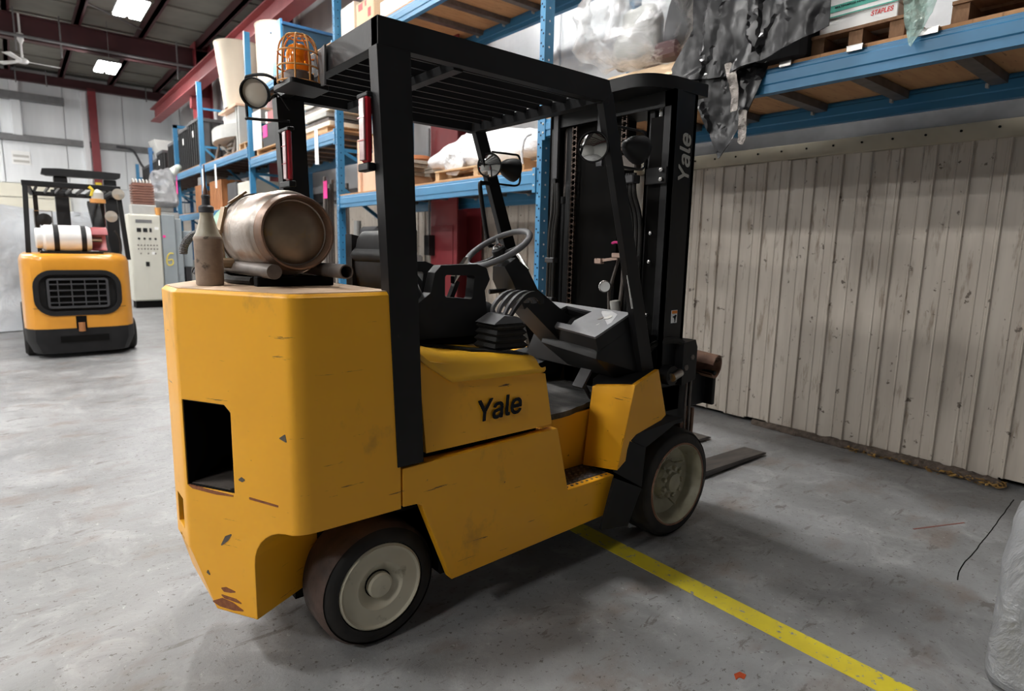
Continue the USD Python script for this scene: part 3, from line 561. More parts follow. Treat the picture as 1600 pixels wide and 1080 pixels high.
fk.put("steering_column", B().hull([wc + cd * .075 + ws * i * .045 + wu * j * .04 for i in (-1, 1) for j in (-1, 1)] + [wc + cd * .14 + ws * i * .075 + wu * j * .055 for i in (-1, 1) for j in (-1, 1)] + [wc + cd * .30 + ws * i * .075 + wu * j * .06 for i in (-1, 1) for j in (-1, 1)]).hull([wc + cd * .25 + ws * i * .07 + wu * j * .055 for i in (-1, 1) for j in (-1, 1)] + [ce + ws * i * .085 + wu * j * .08 for i in (-1, 1) for j in (-1, 1)]), BLKP)
fk.put("tilt_lever", B().tube([wc + cd * .16 + ws * .05 + wu * .07, wc + cd * .12 + ws * -.02 + wu * .11, wc + cd * .1 + ws * -.06 + wu * .13], .009, 8), STEEL)
fk.put("direction_lever", B().tube([wc + cd * .20 - wu * .05 , wc + cd * .16 - wu * .13 - ws * .03], [.008, .012], 8), BLKP)

# seat with hip restraints
fk.put("seat_base", B().box(1.10, 1.56, 2.06, 2.50, 1.05, 1.14, .02), DARK)
fk.put("seat_cushion", lump([(1.20, 2.10, 1.17), (1.20, 2.46, 1.17), (1.56, 2.10, 1.18), (1.56, 2.46, 1.18)], .05, .04, .0, 5, 1), FABRIC)
fk.put("seat_back", lump([(1.11, 2.12, 1.20), (1.11, 2.44, 1.20), (1.065, 2.13, 1.42), (1.065, 2.43, 1.42), (1.05, 2.18, 1.535), (1.05, 2.38, 1.535), (1.16, 2.14, 1.24), (1.16, 2.42, 1.24)], [.06, .06, .05, .05, .035, .035, .05, .05], .04, 0, 5, 1).move(lambda v: v + [.095, 0, -.055]), FABRIC, "black seat backrest")
fk.put("seat_back", lump([(1.03, 2.14, 1.47), (1.03, 2.42, 1.47), (1.06, 2.16, 1.50), (1.06, 2.40, 1.50)], .03, .03, 0, 5, 1).move(lambda v: v + [.095, 0, -.055]), FABRIC)
fk.put("seat_side", B().hull([(1.10, y, z) for y in (2.42, 2.48) for z in (1.15, 1.50)] + [(1.30, y, 1.46) for y in (2.42, 2.48)] + [(1.44, y, 1.30) for y in (2.42, 2.48)] + [(1.44, y, 1.15) for y in (2.42, 2.48)]), FABRIC)
hr = Polygon([(1.17, 1.10), (1.50, 1.10), (1.53, 1.17), (1.515, 1.28), (1.54, 1.325), (1.525, 1.365), (1.48, 1.38), (1.31, 1.375), (1.285, 1.35), (1.265, 1.27), (1.20, 1.225), (1.165, 1.17)]).buffer(.008).difference(Polygon([(1.335, 1.265), (1.45, 1.255), (1.46, 1.33), (1.335, 1.335)]).buffer(.01))
for y in (2.05, 2.46):
    fk.put("hip_restraint", B().prism(hr, "y", y, y + .055), BLKP, "black plastic hip restraint with grab hole")
fk.put("belt_buckle", B().hull([(1.47 + x, 2.20 + y, 1.30 + z + 1.2 * x) for x in (0, .07) for y in (0, .03) for z in (0, .03)]), CHROME, "chrome seat belt buckle")
fk.put("belt_stalk", B().bar((1.40, 2.22, 1.10), (1.49, 2.215, 1.31), .03, .02), BLKP)
fk.put("vinyl_tag", B().box(1.49, 1.53, 2.055, 2.062, 1.075, 1.085), SILVINK)

# hydraulic levers in a rubber boot
fk.put("boot_plate", B().hull([(x, y, z + h) for x, y, z in ((1.20, 2.0, 1.073), (1.33, 1.875, 1.066), (1.58, 1.862, 1.031), (1.645, 1.90, 1.016), (1.645, 2.05, 1.016), (1.20, 2.1, 1.073)) for h in (-.02, .004)]), BLKP)
boot = B()
for k in range(8):
    z0 = 1.045 + k * .0135; o = .012 if k % 2 else 0; s = k * .002
    ring = lambda z, g: [(x, y, z) for x, y in ((1.47 + s - g, 1.905 - g), (1.625 - s + g, 1.905 - g), (1.625 - s + g, 2.03 + g), (1.47 + s - g, 2.03 + g))]
    boot.hull(ring(z0, o) + ring(z0 + .0135, .012 - o))
fk.put("lever_boot", boot, RUB, "ribbed rubber lever boot")
fk.put("boot_cap", B().hull([(1.46, 1.90, 1.153), (1.61, 1.90, 1.153), (1.61, 2.03, 1.153), (1.46, 2.03, 1.153), (1.52, 1.91, 1.185), (1.595, 1.91, 1.175), (1.595, 2.02, 1.185), (1.52, 2.02, 1.19)]), GREYP)
for k in range(4):
    y = 1.915 + k * .034; dx = -.012 * k
    pth = [(1.545, y, 1.16), (1.585 + dx, y, 1.215), (1.635 + dx, y, 1.262), (1.69 + dx, y, 1.276), (1.73 + dx, y, 1.255), (1.735 + dx, y, 1.225)]
    pl = smoothp(pth, 6); sec = B()
    left = [(p[0], p[2]) for p in pl]; w = np.interp(np.linspace(0, 1, len(pl)), [0, .4, .75, 1], [.006, .014, .030, .016])
    tg = np.gradient(np.array(left), axis=0); tg /= np.linalg.norm(tg, axis=1, keepdims=True); nn = np.c_[tg[:, 1], -tg[:, 0]]
    g = Polygon(list(map(tuple, np.array(left) - nn * .004)) + list(map(tuple, (np.array(left) + nn * w[:, None])[::-1]))).buffer(0)
    g = g if g.geom_type == "Polygon" else max(g.geoms, key=lambda q: q.area)
    fk.put("control_lever", B().prism(g, "y", y, y + .016), GREYP if k else BLKP)

# wheels
def wheel(cx, yo, r, w, rim, dish, hub, sgn, tyre, rimm, kind):
    """axle along y; yo = outer face; sgn -1 = outer face towards the aisle"""
    d = (0, sgn, 0); o = (cx, yo, r)
    ty = [(rim, -.03), (rim + .004, 0.0), (r - .045, .0), (r - .022, -.008), (r - .004, -.028), (r, -.055), (r, -w + .05), (r - .012, -w + .01), (r - .03, -w), (rim, -w), (rim, -.03)]
    tdr = [(r - .012, -.012), (r + .0015, -.034), (r + .0022, -.055), (r + .0022, -w + .05), (r - .010, -w + .008)]
    tr = fk.put("tire", B().lathe(ty, o, d, 64), RUB, "black solid rubber tire", smooth=40)
    tr.put("tread", B().lathe(tdr, o, d, 64), tyre, "worn brown tread" if kind == "steer" else None, smooth=40)
    if kind == "steer":
        pr = [(rim - .004, -.05), (rim, -.004), (rim - .008, .002), (rim - .016, -.006), (.14, -.008), (.09, -.008), (.082, -.012), (.062, -.030), (.052, -.034), (.048, -.032), (.0475, -.014), (.040, -.008), (0, -.005)]
    else:
        pr = [(rim, -.05), (rim + .003, .0), (rim - .008, .004), (rim - .014, -.012), (rim - .022, -dish * .6), (rim - .035, -dish), (hub + .018, -dish - .006), (hub + .012, -dish + .015), (hub, -dish + .03), (hub - .02, -dish + .036), (.05, -dish + .034), (.046, -dish + .055), (0, -dish + .058)]
    rm = fk.put("rim", B().lathe(pr, o, d, 56), rimm, "cream painted wheel disc" if kind == "steer" else "grimy cream dished wheel rim", smooth=22)
    if kind == "steer":
        rm.put("cap_ring", B().tube([np.array(o) + np.array([.049 * math.cos(a), sgn * -.033, .049 * math.sin(a)]) for a in np.linspace(0, 2 * math.pi, 28, endpoint=False)], .0035, 6, True), DARK)
    else:
        rm.put("rim_edge", B().tube([np.array(o) + np.array([(rim + .001) * math.cos(a), sgn * .002, (rim + .001) * math.sin(a)]) for a in np.linspace(0, 2 * math.pi, 48, endpoint=False)], .005, 6, True), RUST)
        for k in range(9):
            a = k * 2 * math.pi / 9; c = np.array(o) + np.array([(hub - .012) * math.cos(a), sgn * (-dish + .03), (hub - .012) * math.sin(a)])
            rm.put("lug_nut", B().lathe([(.013, 0), (.013, .018), (.009, .022), (0, .022)], c, d, 6), OLIVE)
        for a in (.95, 4.9, 2.3):
            e = np.array([math.cos(a), 0, math.sin(a)]); rm.put("stud", B().cyl(np.array(o) + e * (hub + .012) + [0, sgn * -dish, 0], np.array(o) + e * (hub + .04) + [0, sgn * (-dish + .05), 0], .006, 8), OLIVE)
        a = 2.05; e = np.array([math.cos(a), 0, math.sin(a)])
        rm.put("valve_boss", B().lathe([(.034, 0), (.030, .02), (.018, .022), (.014, .012), (0, .012)], np.array(o) + e * (rim - .06) + [0, sgn * -dish, 0], d, 16), OLIVE)
wheel(.938, 1.863, .229, .21, .163, .05, .05, -1, RUBR, CREAM, "steer")
wheel(.938, 2 * FC - 1.863, .229, .21, .163, .05, .05, 1, RUBR, CREAM, "steer")
wheel(2.545, 1.744, .28, .21, .212, .075, .085, -1, RUB, OLIVE, "drive")
wheel(2.545, 2 * FC - 1.744, .28, .21, .212, .075, .085, 1, RUB, OLIVE, "drive")
fk.put("axle", B().box(.88, 1.0, 1.95, 2.6, .17, .28).cyl((2.545, 1.93, .28), (2.545, 2.63, .28), .09, 16), DARK)

# overhead guard
for y0, y1, nm in ((1.785, 1.84, 0), (2.70, 2.755, 1)):
    fk.put("rear_pillar", B().prism([(.905, 2.06), (1.022, 2.06), (1.066, .70), (.965, .70)], "y", y0, y1), BLK, "black steel rear guard pillar")
    fk.put("guard_rail", B().prism([(.915, 2.062), (.915, 2.147), (1.957, 2.147), (1.975, 2.10), (1.93, 2.06), (1.05, 2.062)], "y", y0 + .012, y1), BLK)
fk.put("guard_bar", B().box(.915, .955, 1.80, 2.755, 2.062, 2.147), BLK); fk.put("guard_bar", B().box(1.915, 1.965, 1.80, 2.755, 2.055, 2.10), BLK)
fk.put("guard_bar", B().box(1.22, 1.26, 1.84, 2.70, 2.055, 2.085), BLK)
for k in range(9):
    y = 1.925 + k * .089; fk.put("guard_slat", B().box(.95, 1.92, y - .006, y + .006, 2.085, 2.14), BLK)
for y0, y1, b0, b1 in ((1.80, 1.835, 1.845, 1.88), (2.735, 2.70, 2.71, 2.675)):
    fk.put("front_pillar", B().hull([(1.915, y0, 2.10), (1.985, y0, 2.10), (1.915, y1, 2.10), (1.985, y1, 2.10), (2.335, b0, .87), (2.425, b0, .87), (2.335, b1, .87), (2.425, b1, .87)]), BLK, "black sloping front guard pillar")
fk.put("grab_handle", B().tube(smoothp([(2.03, 2.70, 1.80), (1.985, 2.70, 1.80), (1.965, 2.70, 1.77), (2.02, 2.70, 1.50), (2.05, 2.70, 1.47), (2.10, 2.70, 1.47)], 6), .012, 8), BLK, "black grab handle")
fk.put("pillar_label", B().hull([(2.203 + x + dx, 1.838, z) for x, z in ((0, 1.345), (.045, 1.19)) for dx in (0, .012)] + [(2.203 + x + dx, 1.8365, z) for x, z in ((0, 1.345), (.045, 1.19)) for dx in (0, .012)]).move(lambda v: v + [-.035, -.005, 0]), PAPER, "white strip label")
# tail lights on the rear pillars
for y, x in ((1.850, .91), (2.605, .925)):
    tl = fk.put("tail_light", B().box(x - .022, x, y - .020, y + .022, 1.715, 1.915, .006), REDL, "red and pale pink tail light")
    tl.put("clear_lens", B().box(x - .028, x - .0222, y - .015, y + .020, 1.72, 1.91, .002), CLEARL)
    for z in (1.78, 1.85): tl.put("lens_rib", B().box(x - .030, x - .028, y - .024, y + .028, z, z + .003), REDL)
    tl.put("bracket", B().box(x - .018, x + .01, y - .02, y + (.055 if y < 2 else .10), 1.69, 1.715, .003), BLK); tl.put("bracket", B().box(x - .018, x + .01, y - .02, y + (.055 if y < 2 else .10), 1.915, 1.93, .003), BLK)
# rear working light and beacon
bq = np.array([.85, 2.285, 2.022])
rr_ = Polygon([(.80, 2.205), (.925, 2.235), (.925, 2.365), (.80, 2.365)]).buffer(.014)
fk.put("bracket_plate", B().hull([(x, y, z) for (y, z) in ((2.175, 2.147), (2.265, 2.128), (2.215, 2.015), (2.185, 2.015)) for x in (.902, .909)]), GIRT, "grey triangular bracket plate")
fk.put("beacon_bracket", B().prism(rr_, 'z', 2.006, 2.022), BLK, "steel bracket under the beacon")
bc = fk.put("beacon_base", B().lathe([(0, 0), (.052, 0), (.052, .035), (.046, .042), (0, .042)], bq, (0, 0, 1), 28), DSTEEL)
bc.put("amber_dome", B().lathe([(.043, .04), (.045, .06), (.043, .105), (.034, .128), (.018, .137), (0, .139)], bq, (0, 0, 1), 28), AMBER, "amber beacon dome", smooth=60)
bc.put("beacon_bulb", B().lathe([(.014, .042), (.016, .09), (0, .10)], bq, (0, 0, 1), 12), CHROME)
cg = B()
for k in range(9):
    a = k * 2 * math.pi / 9; e = np.array([math.cos(a), math.sin(a), 0])
    cg.tube(smoothp([bq + e * .073, bq + e * .071 + [0, 0, .08], bq + e * .062 + [0, 0, .135], bq + e * .040 + [0, 0, .163], bq + e * .012 + [0, 0, .170]], 5), .0032, 6)
for r, z in ((.074, .003), (.072, .055), (.070, .105), (.040, .163), (.014, .170)):
    cg.tube([bq + [r * math.cos(a), r * math.sin(a), z] for a in np.linspace(0, 2 * math.pi, 26, endpoint=False)], .0032, 6, True)
fk.put("beacon_cage", cg, ORANGE, "orange wire cage round the beacon")
def lamp(name, c, d, r, L, lens, label):
    n = fk.put(name, B().lathe([(0, L), (.014, L), (.022, L * .93), (r * .75, L * .55), (r * .98, L * .12), (r * 1.03, .0), (r * 1.03, -.012), (r * .94, -.012), (r * .94, -.004)], c, -unit(d), 28), BLKP, label, smooth=50)
    n.put("lens", B().lathe([(0, .004), (r * .6, .001), (r * .95, -.006)], c, unit(d), 28), lens); return n
wl = lamp("work_light", np.array([.79, 2.60, 2.040]), (-.62, -.72, -.28), .056, .085, mat("frosted_lens", (.62, .57, .48), (.56, .51, .43), rough=.25), "round rear work light")
wl.put("light_bracket", B().tube(smoothp([(.90, 2.56, 2.075), (.84, 2.60, 2.115), (.795, 2.68, 2.12), (.785, 2.70, 2.10), (.785, 2.70, 1.97), (.79, 2.68, 1.955), (.93, 2.62, 1.955)], 6), .006, 6), BLK)
wl.put("cable", B().tube(smoothp([(.86, 2.66, 2.03), (.89, 2.64, 2.06), (.93, 2.62, 2.0)], 6), .004, 6), BLK)
for (c, y) in (((2.165, 1.84, 1.905), 0), ((2.14, 2.70, 1.888), 1)):
    h = lamp("head_light", np.array(c) + [.05, 0, 0], (1, 0, -.12), .062, .10, LAMPGL, "black bullet shaped head light")
    c = np.array(c)
    h.put("light_bracket", B().tube(smoothp([c + [-.10, 0, .08], c + [.03, 0, .082], c + [.09, 0, .075], c + [.10, 0, 0], c + [.09, 0, -.075], c + [0, 0, -.085], c + [-.12, 0, -.08]], 6), .006, 6), BLK)
for c, d in (((1.945, 1.862, 1.888), (-.78, -.60, .04)), ((2.015, 2.685, 1.893), (-.72, -.68, 0))):
    c = np.array(c, float); m_ = fk.put("mirror", B().lathe([(0, .035), (.03, .03), (.058, .012), (.066, 0), (.066, -.008), (.060, -.008)], c, -unit(d), 32), BLKP, "round convex mirror")
    m_.put("mirror_glass", B().lathe([(0, .012), (.02, .0112), (.04, .0085), (.061, .003)], c, unit(d), 32), MIRROR, smooth=True)
    m_.put("mirror_arm", B().cyl(c - unit(d) * .03, c - unit(d) * .03 + [.06, .0, -.01], .008, 8), BLK)

# mast
CHAINM = mat("oily_chain_steel", (.07, .05, .04), (.14, .10, .08), rough=.5, metal=.5, scale=30)
def chan(b, x0, x1, y0, y1, z0, z1, t_=.016, left=True):
    b.box(x0, x1, y0, y0 + t_, z0, z1) if left else b.box(x0, x1, y1 - t_, y1, z0, z1)
    b.box(x0, x0 + .022, y0, y1, z0, z1).box(x1 - .022, x1, y0, y1, z0, z1); return b
mast_r = B(); chan(mast_r, 2.47, 2.655, 1.85, 1.905, .64, 2.215); fk.put("mast_rail", mast_r, BLK, "outer black mast rail")
b = B(); chan(b, 2.47, 2.655, 2.655, 2.71, .64, 2.215, left=False); fk.put("mast_rail", b, BLK)
b = B(); chan(b, 2.50, 2.66, 1.985, 2.03, .12, 2.2, left=False); fk.put("mast_rail", b, BLK)
b = B(); chan(b, 2.50, 2.66, 2.545, 2.60, .12, 2.2); fk.put("mast_rail", b, BLK)
fk.put("mast_plate_and_fill", B().box(2.455, 2.47, 2.63, 2.665, 1.86, 2.215), DGREY); fk.put("mast_plate_and_fill", B().box(2.455, 2.475, 2.285, 2.325, 1.9, 2.215), DGREY)
fk.put("mast_plate_and_fill", B().box(2.52, 2.64, 2.215, 2.545, .12, 2.2), DARK)  # dark filler sheets, here and next line, black out gaps between the rails
fk.put("mast_plate_and_fill", B().box(2.475, 2.50, 1.90, 1.985, .64, 2.1), DARK); fk.put("mast_plate_and_fill", B().box(2.60, 2.64, 1.90, 1.99, .3, 2.2), DARK)
cp = smoothp([(2.72, 1.84), (2.60, 1.845), (2.47, 1.858), (2.37, 1.895), (2.315, 1.965), (2.305, 2.06), (2.305, 2.30), (2.305, 2.50), (2.315, 2.595), (2.37, 2.665), (2.47, 2.702), (2.60, 2.715), (2.72, 2.72)], 5)
fk.put("mast_crown", B().prism(Polygon([tuple(p) for p in cp]), "z", 2.212, 2.272), BLK, "curved black mast crown", smooth=40)
fk.put("mast_crown", B().box(2.47, 2.655, 1.852, 2.708, 2.14, 2.212), BLK)
def chain(x, y, z0, z1, n):
    b = B()
    for k in range(n):
        z = z0 + (z1 - z0) * k / n; h = (z1 - z0) / n
        b.box(x - .006, x + .006, y - .017, y - .011, z, z + h * .82).box(x - .006, x + .006, y + .011, y + .017, z, z + h * .82).box(x - .004, x + .004, y - .015, y + .015, z + h * .3, z + h * .52)
    return b
fk.put("lift_chain", chain(2.49, 2.525, .8, 2.14, 44), CHAINM, "dull lift chain"); fk.put("lift_chain", chain(2.49, 2.165, 1.9, 2.16, 9), CHAINM)
for y in (1.965, 2.62):
    fk.put("lift_cylinder", B().cyl((2.53, y, .3), (2.53, y, 1.72), .034, 16).cyl((2.53, y, 1.72), (2.53, y, 1.76), .039, 16), BLK)
    fk.put("cylinder_rod", B().cyl((2.53, y, 1.76), (2.53, y, 2.14), .020, 14), CHROME if y < 2.2 else DSTEEL)
for k, y in enumerate((2.02, 2.045, 2.07, 2.095)):
    fk.put("hose", B().tube(smoothp([(2.43, 2.035 + .014 * k, 1.84), (2.43, y + .01, 1.74), (2.44, y - .03, 1.58), (2.44, y - .03, 1.2), (2.44, y - .035, .9)], 8), .011, 8), RUB)
for k, y in enumerate((2.60, 2.62, 2.645)):
    fk.put("hose", B().tube(smoothp([(2.44, 2.60 + .014 * k, 1.83), (2.43, y - .02, 1.68), (2.43, y, 1.5), (2.43, y + .004, 1.0)], 8), .012, 8), RUB)
fk.put("hose_clamp", B().box(2.42, 2.455, 1.985, 2.075, 1.40, 1.435, .004).box(2.42, 2.455, 1.98, 2.07, 1.10, 1.13, .004), DGREY)
fk.put("hose_clamp", B().box(2.41, 2.45, 2.59, 2.665, 1.38, 1.41, .004).box(2.41, 2.45, 2.59, 2.665, 1.15, 1.18, .004), DGREY)
fk.put("hose_clamp", B().box(2.40, 2.46, 2.02, 2.09, 1.79, 1.83, .005), DGREY)
fk.put("hose_block", B().box(2.39, 2.44, 2.00, 2.09, 1.855, 1.93, .006), DSTEEL); 
fk.put("tie_plate", B().box(2.452, 2.47, 1.86, 1.985, 1.78, 1.86, .003), BLK); fk.put("bolt", B().lathe([(.011, 0), (.011, .012), (0, .014)], (2.452, 1.885, 1.845), (-1, 0, 0), 6).lathe([(.011, 0), (.011, .012), (0, .014)], (2.452, 1.885, 1.80), (-1, 0, 0), 6), STEEL)
fk.put("bolt", B().lathe([(.010, 0), (.010, .012), (0, .014)], (2.455, 1.93, 1.545), (-1, 0, 0), 6).lathe([(.010, 0), (.010, .012), (0, .014)], (2.455, 1.93, 1.405), (-1, 0, 0), 6).lathe([(.010, 0), (.010, .012), (0, .014)], (2.455, 1.93, 1.14), (-1, 0, 0), 6), STEEL)
g = fk.put("pressure_gauge", B().lathe([(0, 0), (.031, 0), (.033, .02), (.028, .026), (.028, .022), (0, .022)], (2.40, 2.17, 1.268), unit((-.8, -.6, .1)), 28), STEEL, "round steel pressure gauge")
g.put("gauge_face", B().lathe([(.027, .0228), (0, .0235)], (2.40, 2.17, 1.268), unit((-.8, -.6, .1)), 24), PAPER)
fk.put("regulator", B().cyl((2.40, 2.085, 1.12), (2.385, 2.09, 1.20), .024, 16), SILVINK, "grey regulator body"); fk.put("pipe", B().tube([(2.42, 2.09, 1.1), (2.42, 2.07, 1.30), (2.43, 2.08, 1.46)], .010, 8).tube([(2.43, 2.16, 1.10), (2.43, 2.17, 1.24), (2.44, 2.12, 1.42)], .008, 8), DSTEEL)
fk.put("pipe_fitting", B().hull([(2.40, 2.10, 1.41), (2.40, 2.22, 1.395), (2.42, 2.10, 1.425), (2.42, 2.22, 1.41), (2.40, 2.10, 1.425), (2.40, 2.22, 1.41)]).box(2.39, 2.43, 2.06, 2.13, 1.42, 1.445, .004).box(2.39, 2.42, 2.20, 2.25, 1.385, 1.415, .004), mat("pale_copper", (.62, .45, .38), (.56, .4, .33), rough=.3, metal=.8), "pale copper fitting")
fk.put("pink_tie", B().tube(smoothp([(2.44, 2.17, 1.495), (2.43, 2.14, 1.50), (2.43, 2.10, 1.495)], 4), .007, 6), PINK)
fk.put("mast_lettering", B().text("Yale", .082, (2.612, 1.848, 1.785), (.0, 0, 1), (-1, 0, 0), .0016, .16, True, 1.0), SILVINK, "silver maker lettering up the mast rail")
wl_ = fk.put("warning_label", B().box(2.545, 2.592, 1.847, 1.8495, 1.10, 1.165), PAPER, "white warning label with orange bar")
wl_.put("orange_bar", B().box(2.547, 2.590, 1.846, 1.847, 1.148, 1.163), mat("warning_orange", (.85, .25, .02), rough=.5)); wl_.put("pictogram", B().prism([(2.552, 1.132), (2.566, 1.125), (2.572, 1.112), (2.570, 1.104), (2.576, 1.103), (2.580, 1.125), (2.586, 1.138), (2.578, 1.142), (2.566, 1.136)], "y", 1.846, 1.847), BLKINK)
# tilt bracket, hose loop, carriage, forks
fk.put("hose_loop", B().tube(smoothp([(2.44, 1.93, .90), (2.46, 1.89, .985), (2.54, 1.84, 1.015), (2.62, 1.82, .99), (2.66, 1.82, .90), (2.64, 1.83, .78)], 8), .017, 10), RUB)
fk.put("hose_loop", B().tube(smoothp([(2.46, 1.95, .87), (2.50, 1.91, .955), (2.57, 1.87, .975), (2.62, 1.86, .92)], 8), .013, 10), RUB)
fk.put("mast_bracket", B().hull([(2.60, 1.80, 1.0), (2.70, 1.80, 1.01), (2.72, 1.80, .97), (2.72, 1.80, .80), (2.60, 1.80, .78)] + [(2.60, 1.90, 1.0), (2.70, 1.90, 1.01), (2.72, 1.90, .97), (2.72, 1.90, .80), (2.60, 1.90, .78)]), BLK)
fk.put("mast_bracket", B().box(2.48, 2.72, 1.85, 2.0, .55, .78, .01).cyl((2.52, 1.80, .84), (2.52, 1.90, .84), .05, 16), BLK)
fk.put("tilt_pin", B().cyl((2.50, 1.79, .835), (2.58, 1.80, .85), .022, 14), STEEL); fk.put("bolt", B().cyl((2.63, 1.795, .87), (2.63, 1.80, .87), .016, 6).cyl((2.68, 1.795, .92), (2.68, 1.80, .92), .014, 6), DSTEEL)
fk.put("carriage", B().box(2.74, 2.80, 1.86, 2.70, .86, .94, .006).box(2.74, 2.80, 1.86, 2.70, .30, .38, .006).box(2.70, 2.76, 1.98, 2.04, .2, .95).box(2.70, 2.76, 2.52, 2.58, .2, .95), BLK, "black fork carriage")
fk.put("side_plate", B().box(2.80, 2.96, 1.885, 1.91, .62, .80, .004).box(2.94, 2.965, 1.83, 1.91, .62, .81, .004), BLK)
fk.put("padding_roll", B().lathe([(.055, -.22), (.066, -.22), (.068, 0), (.066, .22), (.055, .22), (.05, .20), (.05, -.20)], (2.90, 2.03, .86), unit((.18, -1, -.10)), 28, .3, 5.6), RUST, "rust brown rolled guard pad")
fk.put("guide_strip", B().cyl((2.74, 1.84, .42), (2.74, 1.84, .84), .008, 8).cyl((2.69, 1.83, .5), (2.69, 1.83, .82), .006, 8), DSTEEL)
for k, y in enumerate((2.11, 2.57)):
    fp = [(2.80, .02), (2.80, .80), (2.855, .80), (2.865, .085), (2.90, .062), (4.12, .030), (4.15, .022), (4.15, .012), (2.86, .008), (2.82, .010)]
    fk.put("fork", B().prism(fp, "y", y, y + .16), mat("worn_fork_steel", (.055, .05, .048), (.11, .095, .085), rough=.42, metal=.5, scale=7, stretch=(.6, 3, 3)), "long worn steel fork")
fk.put("rust_strip", B().box(2.80, 2.86, 1.93, 2.0, .40, .62).box(2.86, 2.88, 1.90, 1.97, .36, .60), RUST)

# tank cradle and hoses on the counterweight (fixed to it)
fk.put("cradle_pipe", B().cyl((.655, 2.035, 1.362), (.655, 2.66, 1.362), .0245, 20), DSTEEL, "grey cradle pipe under the tank")
ob = B().lathe([(.0245, 0), (.0245, .75), (.020, .75), (.020, 0.0), (.0245, 0)], (.862, 1.94, 1.365), (0, 1, 0), 22)
fk.put("cradle_pipe", ob, DSTEEL, "open ended cradle pipe"); fk.put("cradle_pipe", B().cyl((.862, 1.99, 1.365), (.862, 2.0, 1.365), .0205, 14), DARK)  # dark disc inside the open pipe stands in for its shaded bore
fk.put("cradle_rail", B().box(.63, .90, 2.14, 2.18, 1.307, 1.342, .003), DARK); fk.put("cradle_rail", B().box(.63, .90, 2.54, 2.58, 1.307, 1.342, .003), DARK)
fk.put("gas_hose", B().tube(smoothp([(.56, 2.62, 1.325), (.62, 2.50, 1.323), (.60, 2.36, 1.323), (.64, 2.22, 1.323)], 8), .014, 8), RUB, "black gas hose")
coil = [(.618 + .095 * math.cos(a), 2.74 + .02 * math.cos(a), 1.41 + .085 * math.sin(a)) for a in np.linspace(-2.2, 3.2, 40)]
fk.put("gas_hose", B().tube(coil, .014, 8), DGREY, "curled grey gas hose")
cr = B()
for i, p in enumerate(coil[:-1]):
    for w in (0, .5):
        q = np.array(p) * (1 - w) + np.array(coil[i + 1]) * w; d_ = unit(np.array(coil[i + 1]) - p); cr.lathe([(.0145, -.003), (.017, 0), (.0145, .003)], q, d_, 8)
fk.put("hose_rings", cr, GIRT, kind="stuff")

tc = np.array([.76, 0, 1.492]); ta = (0, 1, 0); Y0 = 2.10
tk = thing("propane_tank", "tarnished steel propane tank lying on the near forklift's counterweight", "tank", (.76, 2.4, 1.345))
TR = .148
tk.put("barrel", B().lathe([(0, .05), (.06, .048), (.10, .040), (TR - .028, .032), (TR - .010, .055), (TR, .095), (TR, .27), (TR + .002, .275), (TR + .002, .285), (TR, .29), (TR, .47), (TR - .012, .52), (TR - .045, .56), (.05, .585), (0, .59)], (.76, Y0, 1.492), ta, 56), TANK, smooth=40)
tk.put("foot_ring", B().lathe([(.133, .055), (.129, .008), (.125, -.004), (.119, -.005), (.114, .004), (.112, .045)], (.76, Y0 - .005, 1.492), ta, 48), RINGM, "coppery foot ring at the near end")
tk.put("end_dish", B().lathe([(0, .014), (.05, .016), (.09, .025), (.113, .040)], (.76, Y0, 1.492), ta, 40), TANKEND, "rust stained dished end", smooth=True)
tk.put("valve_collar", B().lathe([(.105, .50), (.125, .53), (.128, .66), (.122, .665), (.118, .66), (.116, .55)], (.76, Y0, 1.492), ta, 40, .2, 5.4), GREEN, "pale green valve collar")
tk.put("valve", B().cyl((.76, Y0 + .58, 1.492), (.76, Y0 + .66, 1.492), .022, 12).cyl((.70, Y0 + .63, 1.47), (.78, Y0 + .63, 1.50), .014, 10), STEEL)
st = B()
def band(y, w, h):
    return B().lathe([(TR + .001, y), (TR + .001 + h, y), (TR + .001 + h, y + w), (TR + .001, y + w), (TR + .001, y)], (.76, Y0, 1.492), ta, 48)
tk.put("strap", band(.40, .03, .005), DSTEEL, "dark steel tank strap")
tk.put("latch", B().bar((.625, Y0 + .385, 1.585), (.602, Y0 + .38, 1.49), .03, .012).bar((.640, Y0 + .375, 1.60), (.700, Y0 + .375, 1.645), .035, .008).bar((.602, Y0 + .375, 1.50), (.612, Y0 + .37, 1.385), .012, .01).cyl((.59, Y0 + .36, 1.378), (.64, Y0 + .36, 1.378), .020, 10), mat("brass_latch", (.30, .20, .10), (.42, .33, .24), rough=.4, metal=.7), "brassy over-centre strap latch")

bt = thing("squirt_bottle", "grimy brown plastic squirt bottle on the counterweight's rear edge", "bottle", (.515, 2.275, 1.3075))
o = (.515, 2.275, 1.3075)
bt.put("bottle_body", B().lathe([(0, 0), (.040, 0), (.044, .005), (.0445, .150), (.046, .154), (.046, .160), (.043, .164), (.036, .176), (.021, .228), (.0205, .246), (0, .246)], o, (0, 0, 1), 40), BOTTLE, smooth=40)
bt.put("shoulder", B().lathe([(.0432, .165), (.0365, .177), (.0215, .229), (.0212, .246)], o, (0, 0, 1), 40).move(lambda v: v), BOTTLE2, "cloudy bottle shoulder", smooth=40)
bt.put("cap", B().lathe([(.022, .244), (.024, .246), (.024, .262), (.021, .266), (.013, .270), (.0125, .292), (.014, .293), (.014, .300), (.011, .304), (0, .304)], o, (0, 0, 1), 20), DGREY, "dark screw cap")
bt.put("nozzle", B().lathe([(.008, .303), (.006, .32), (.0025, .335), (.0018, .40), (0, .402)], o, (0, 0, 1), 10), RUST, "thin spout")
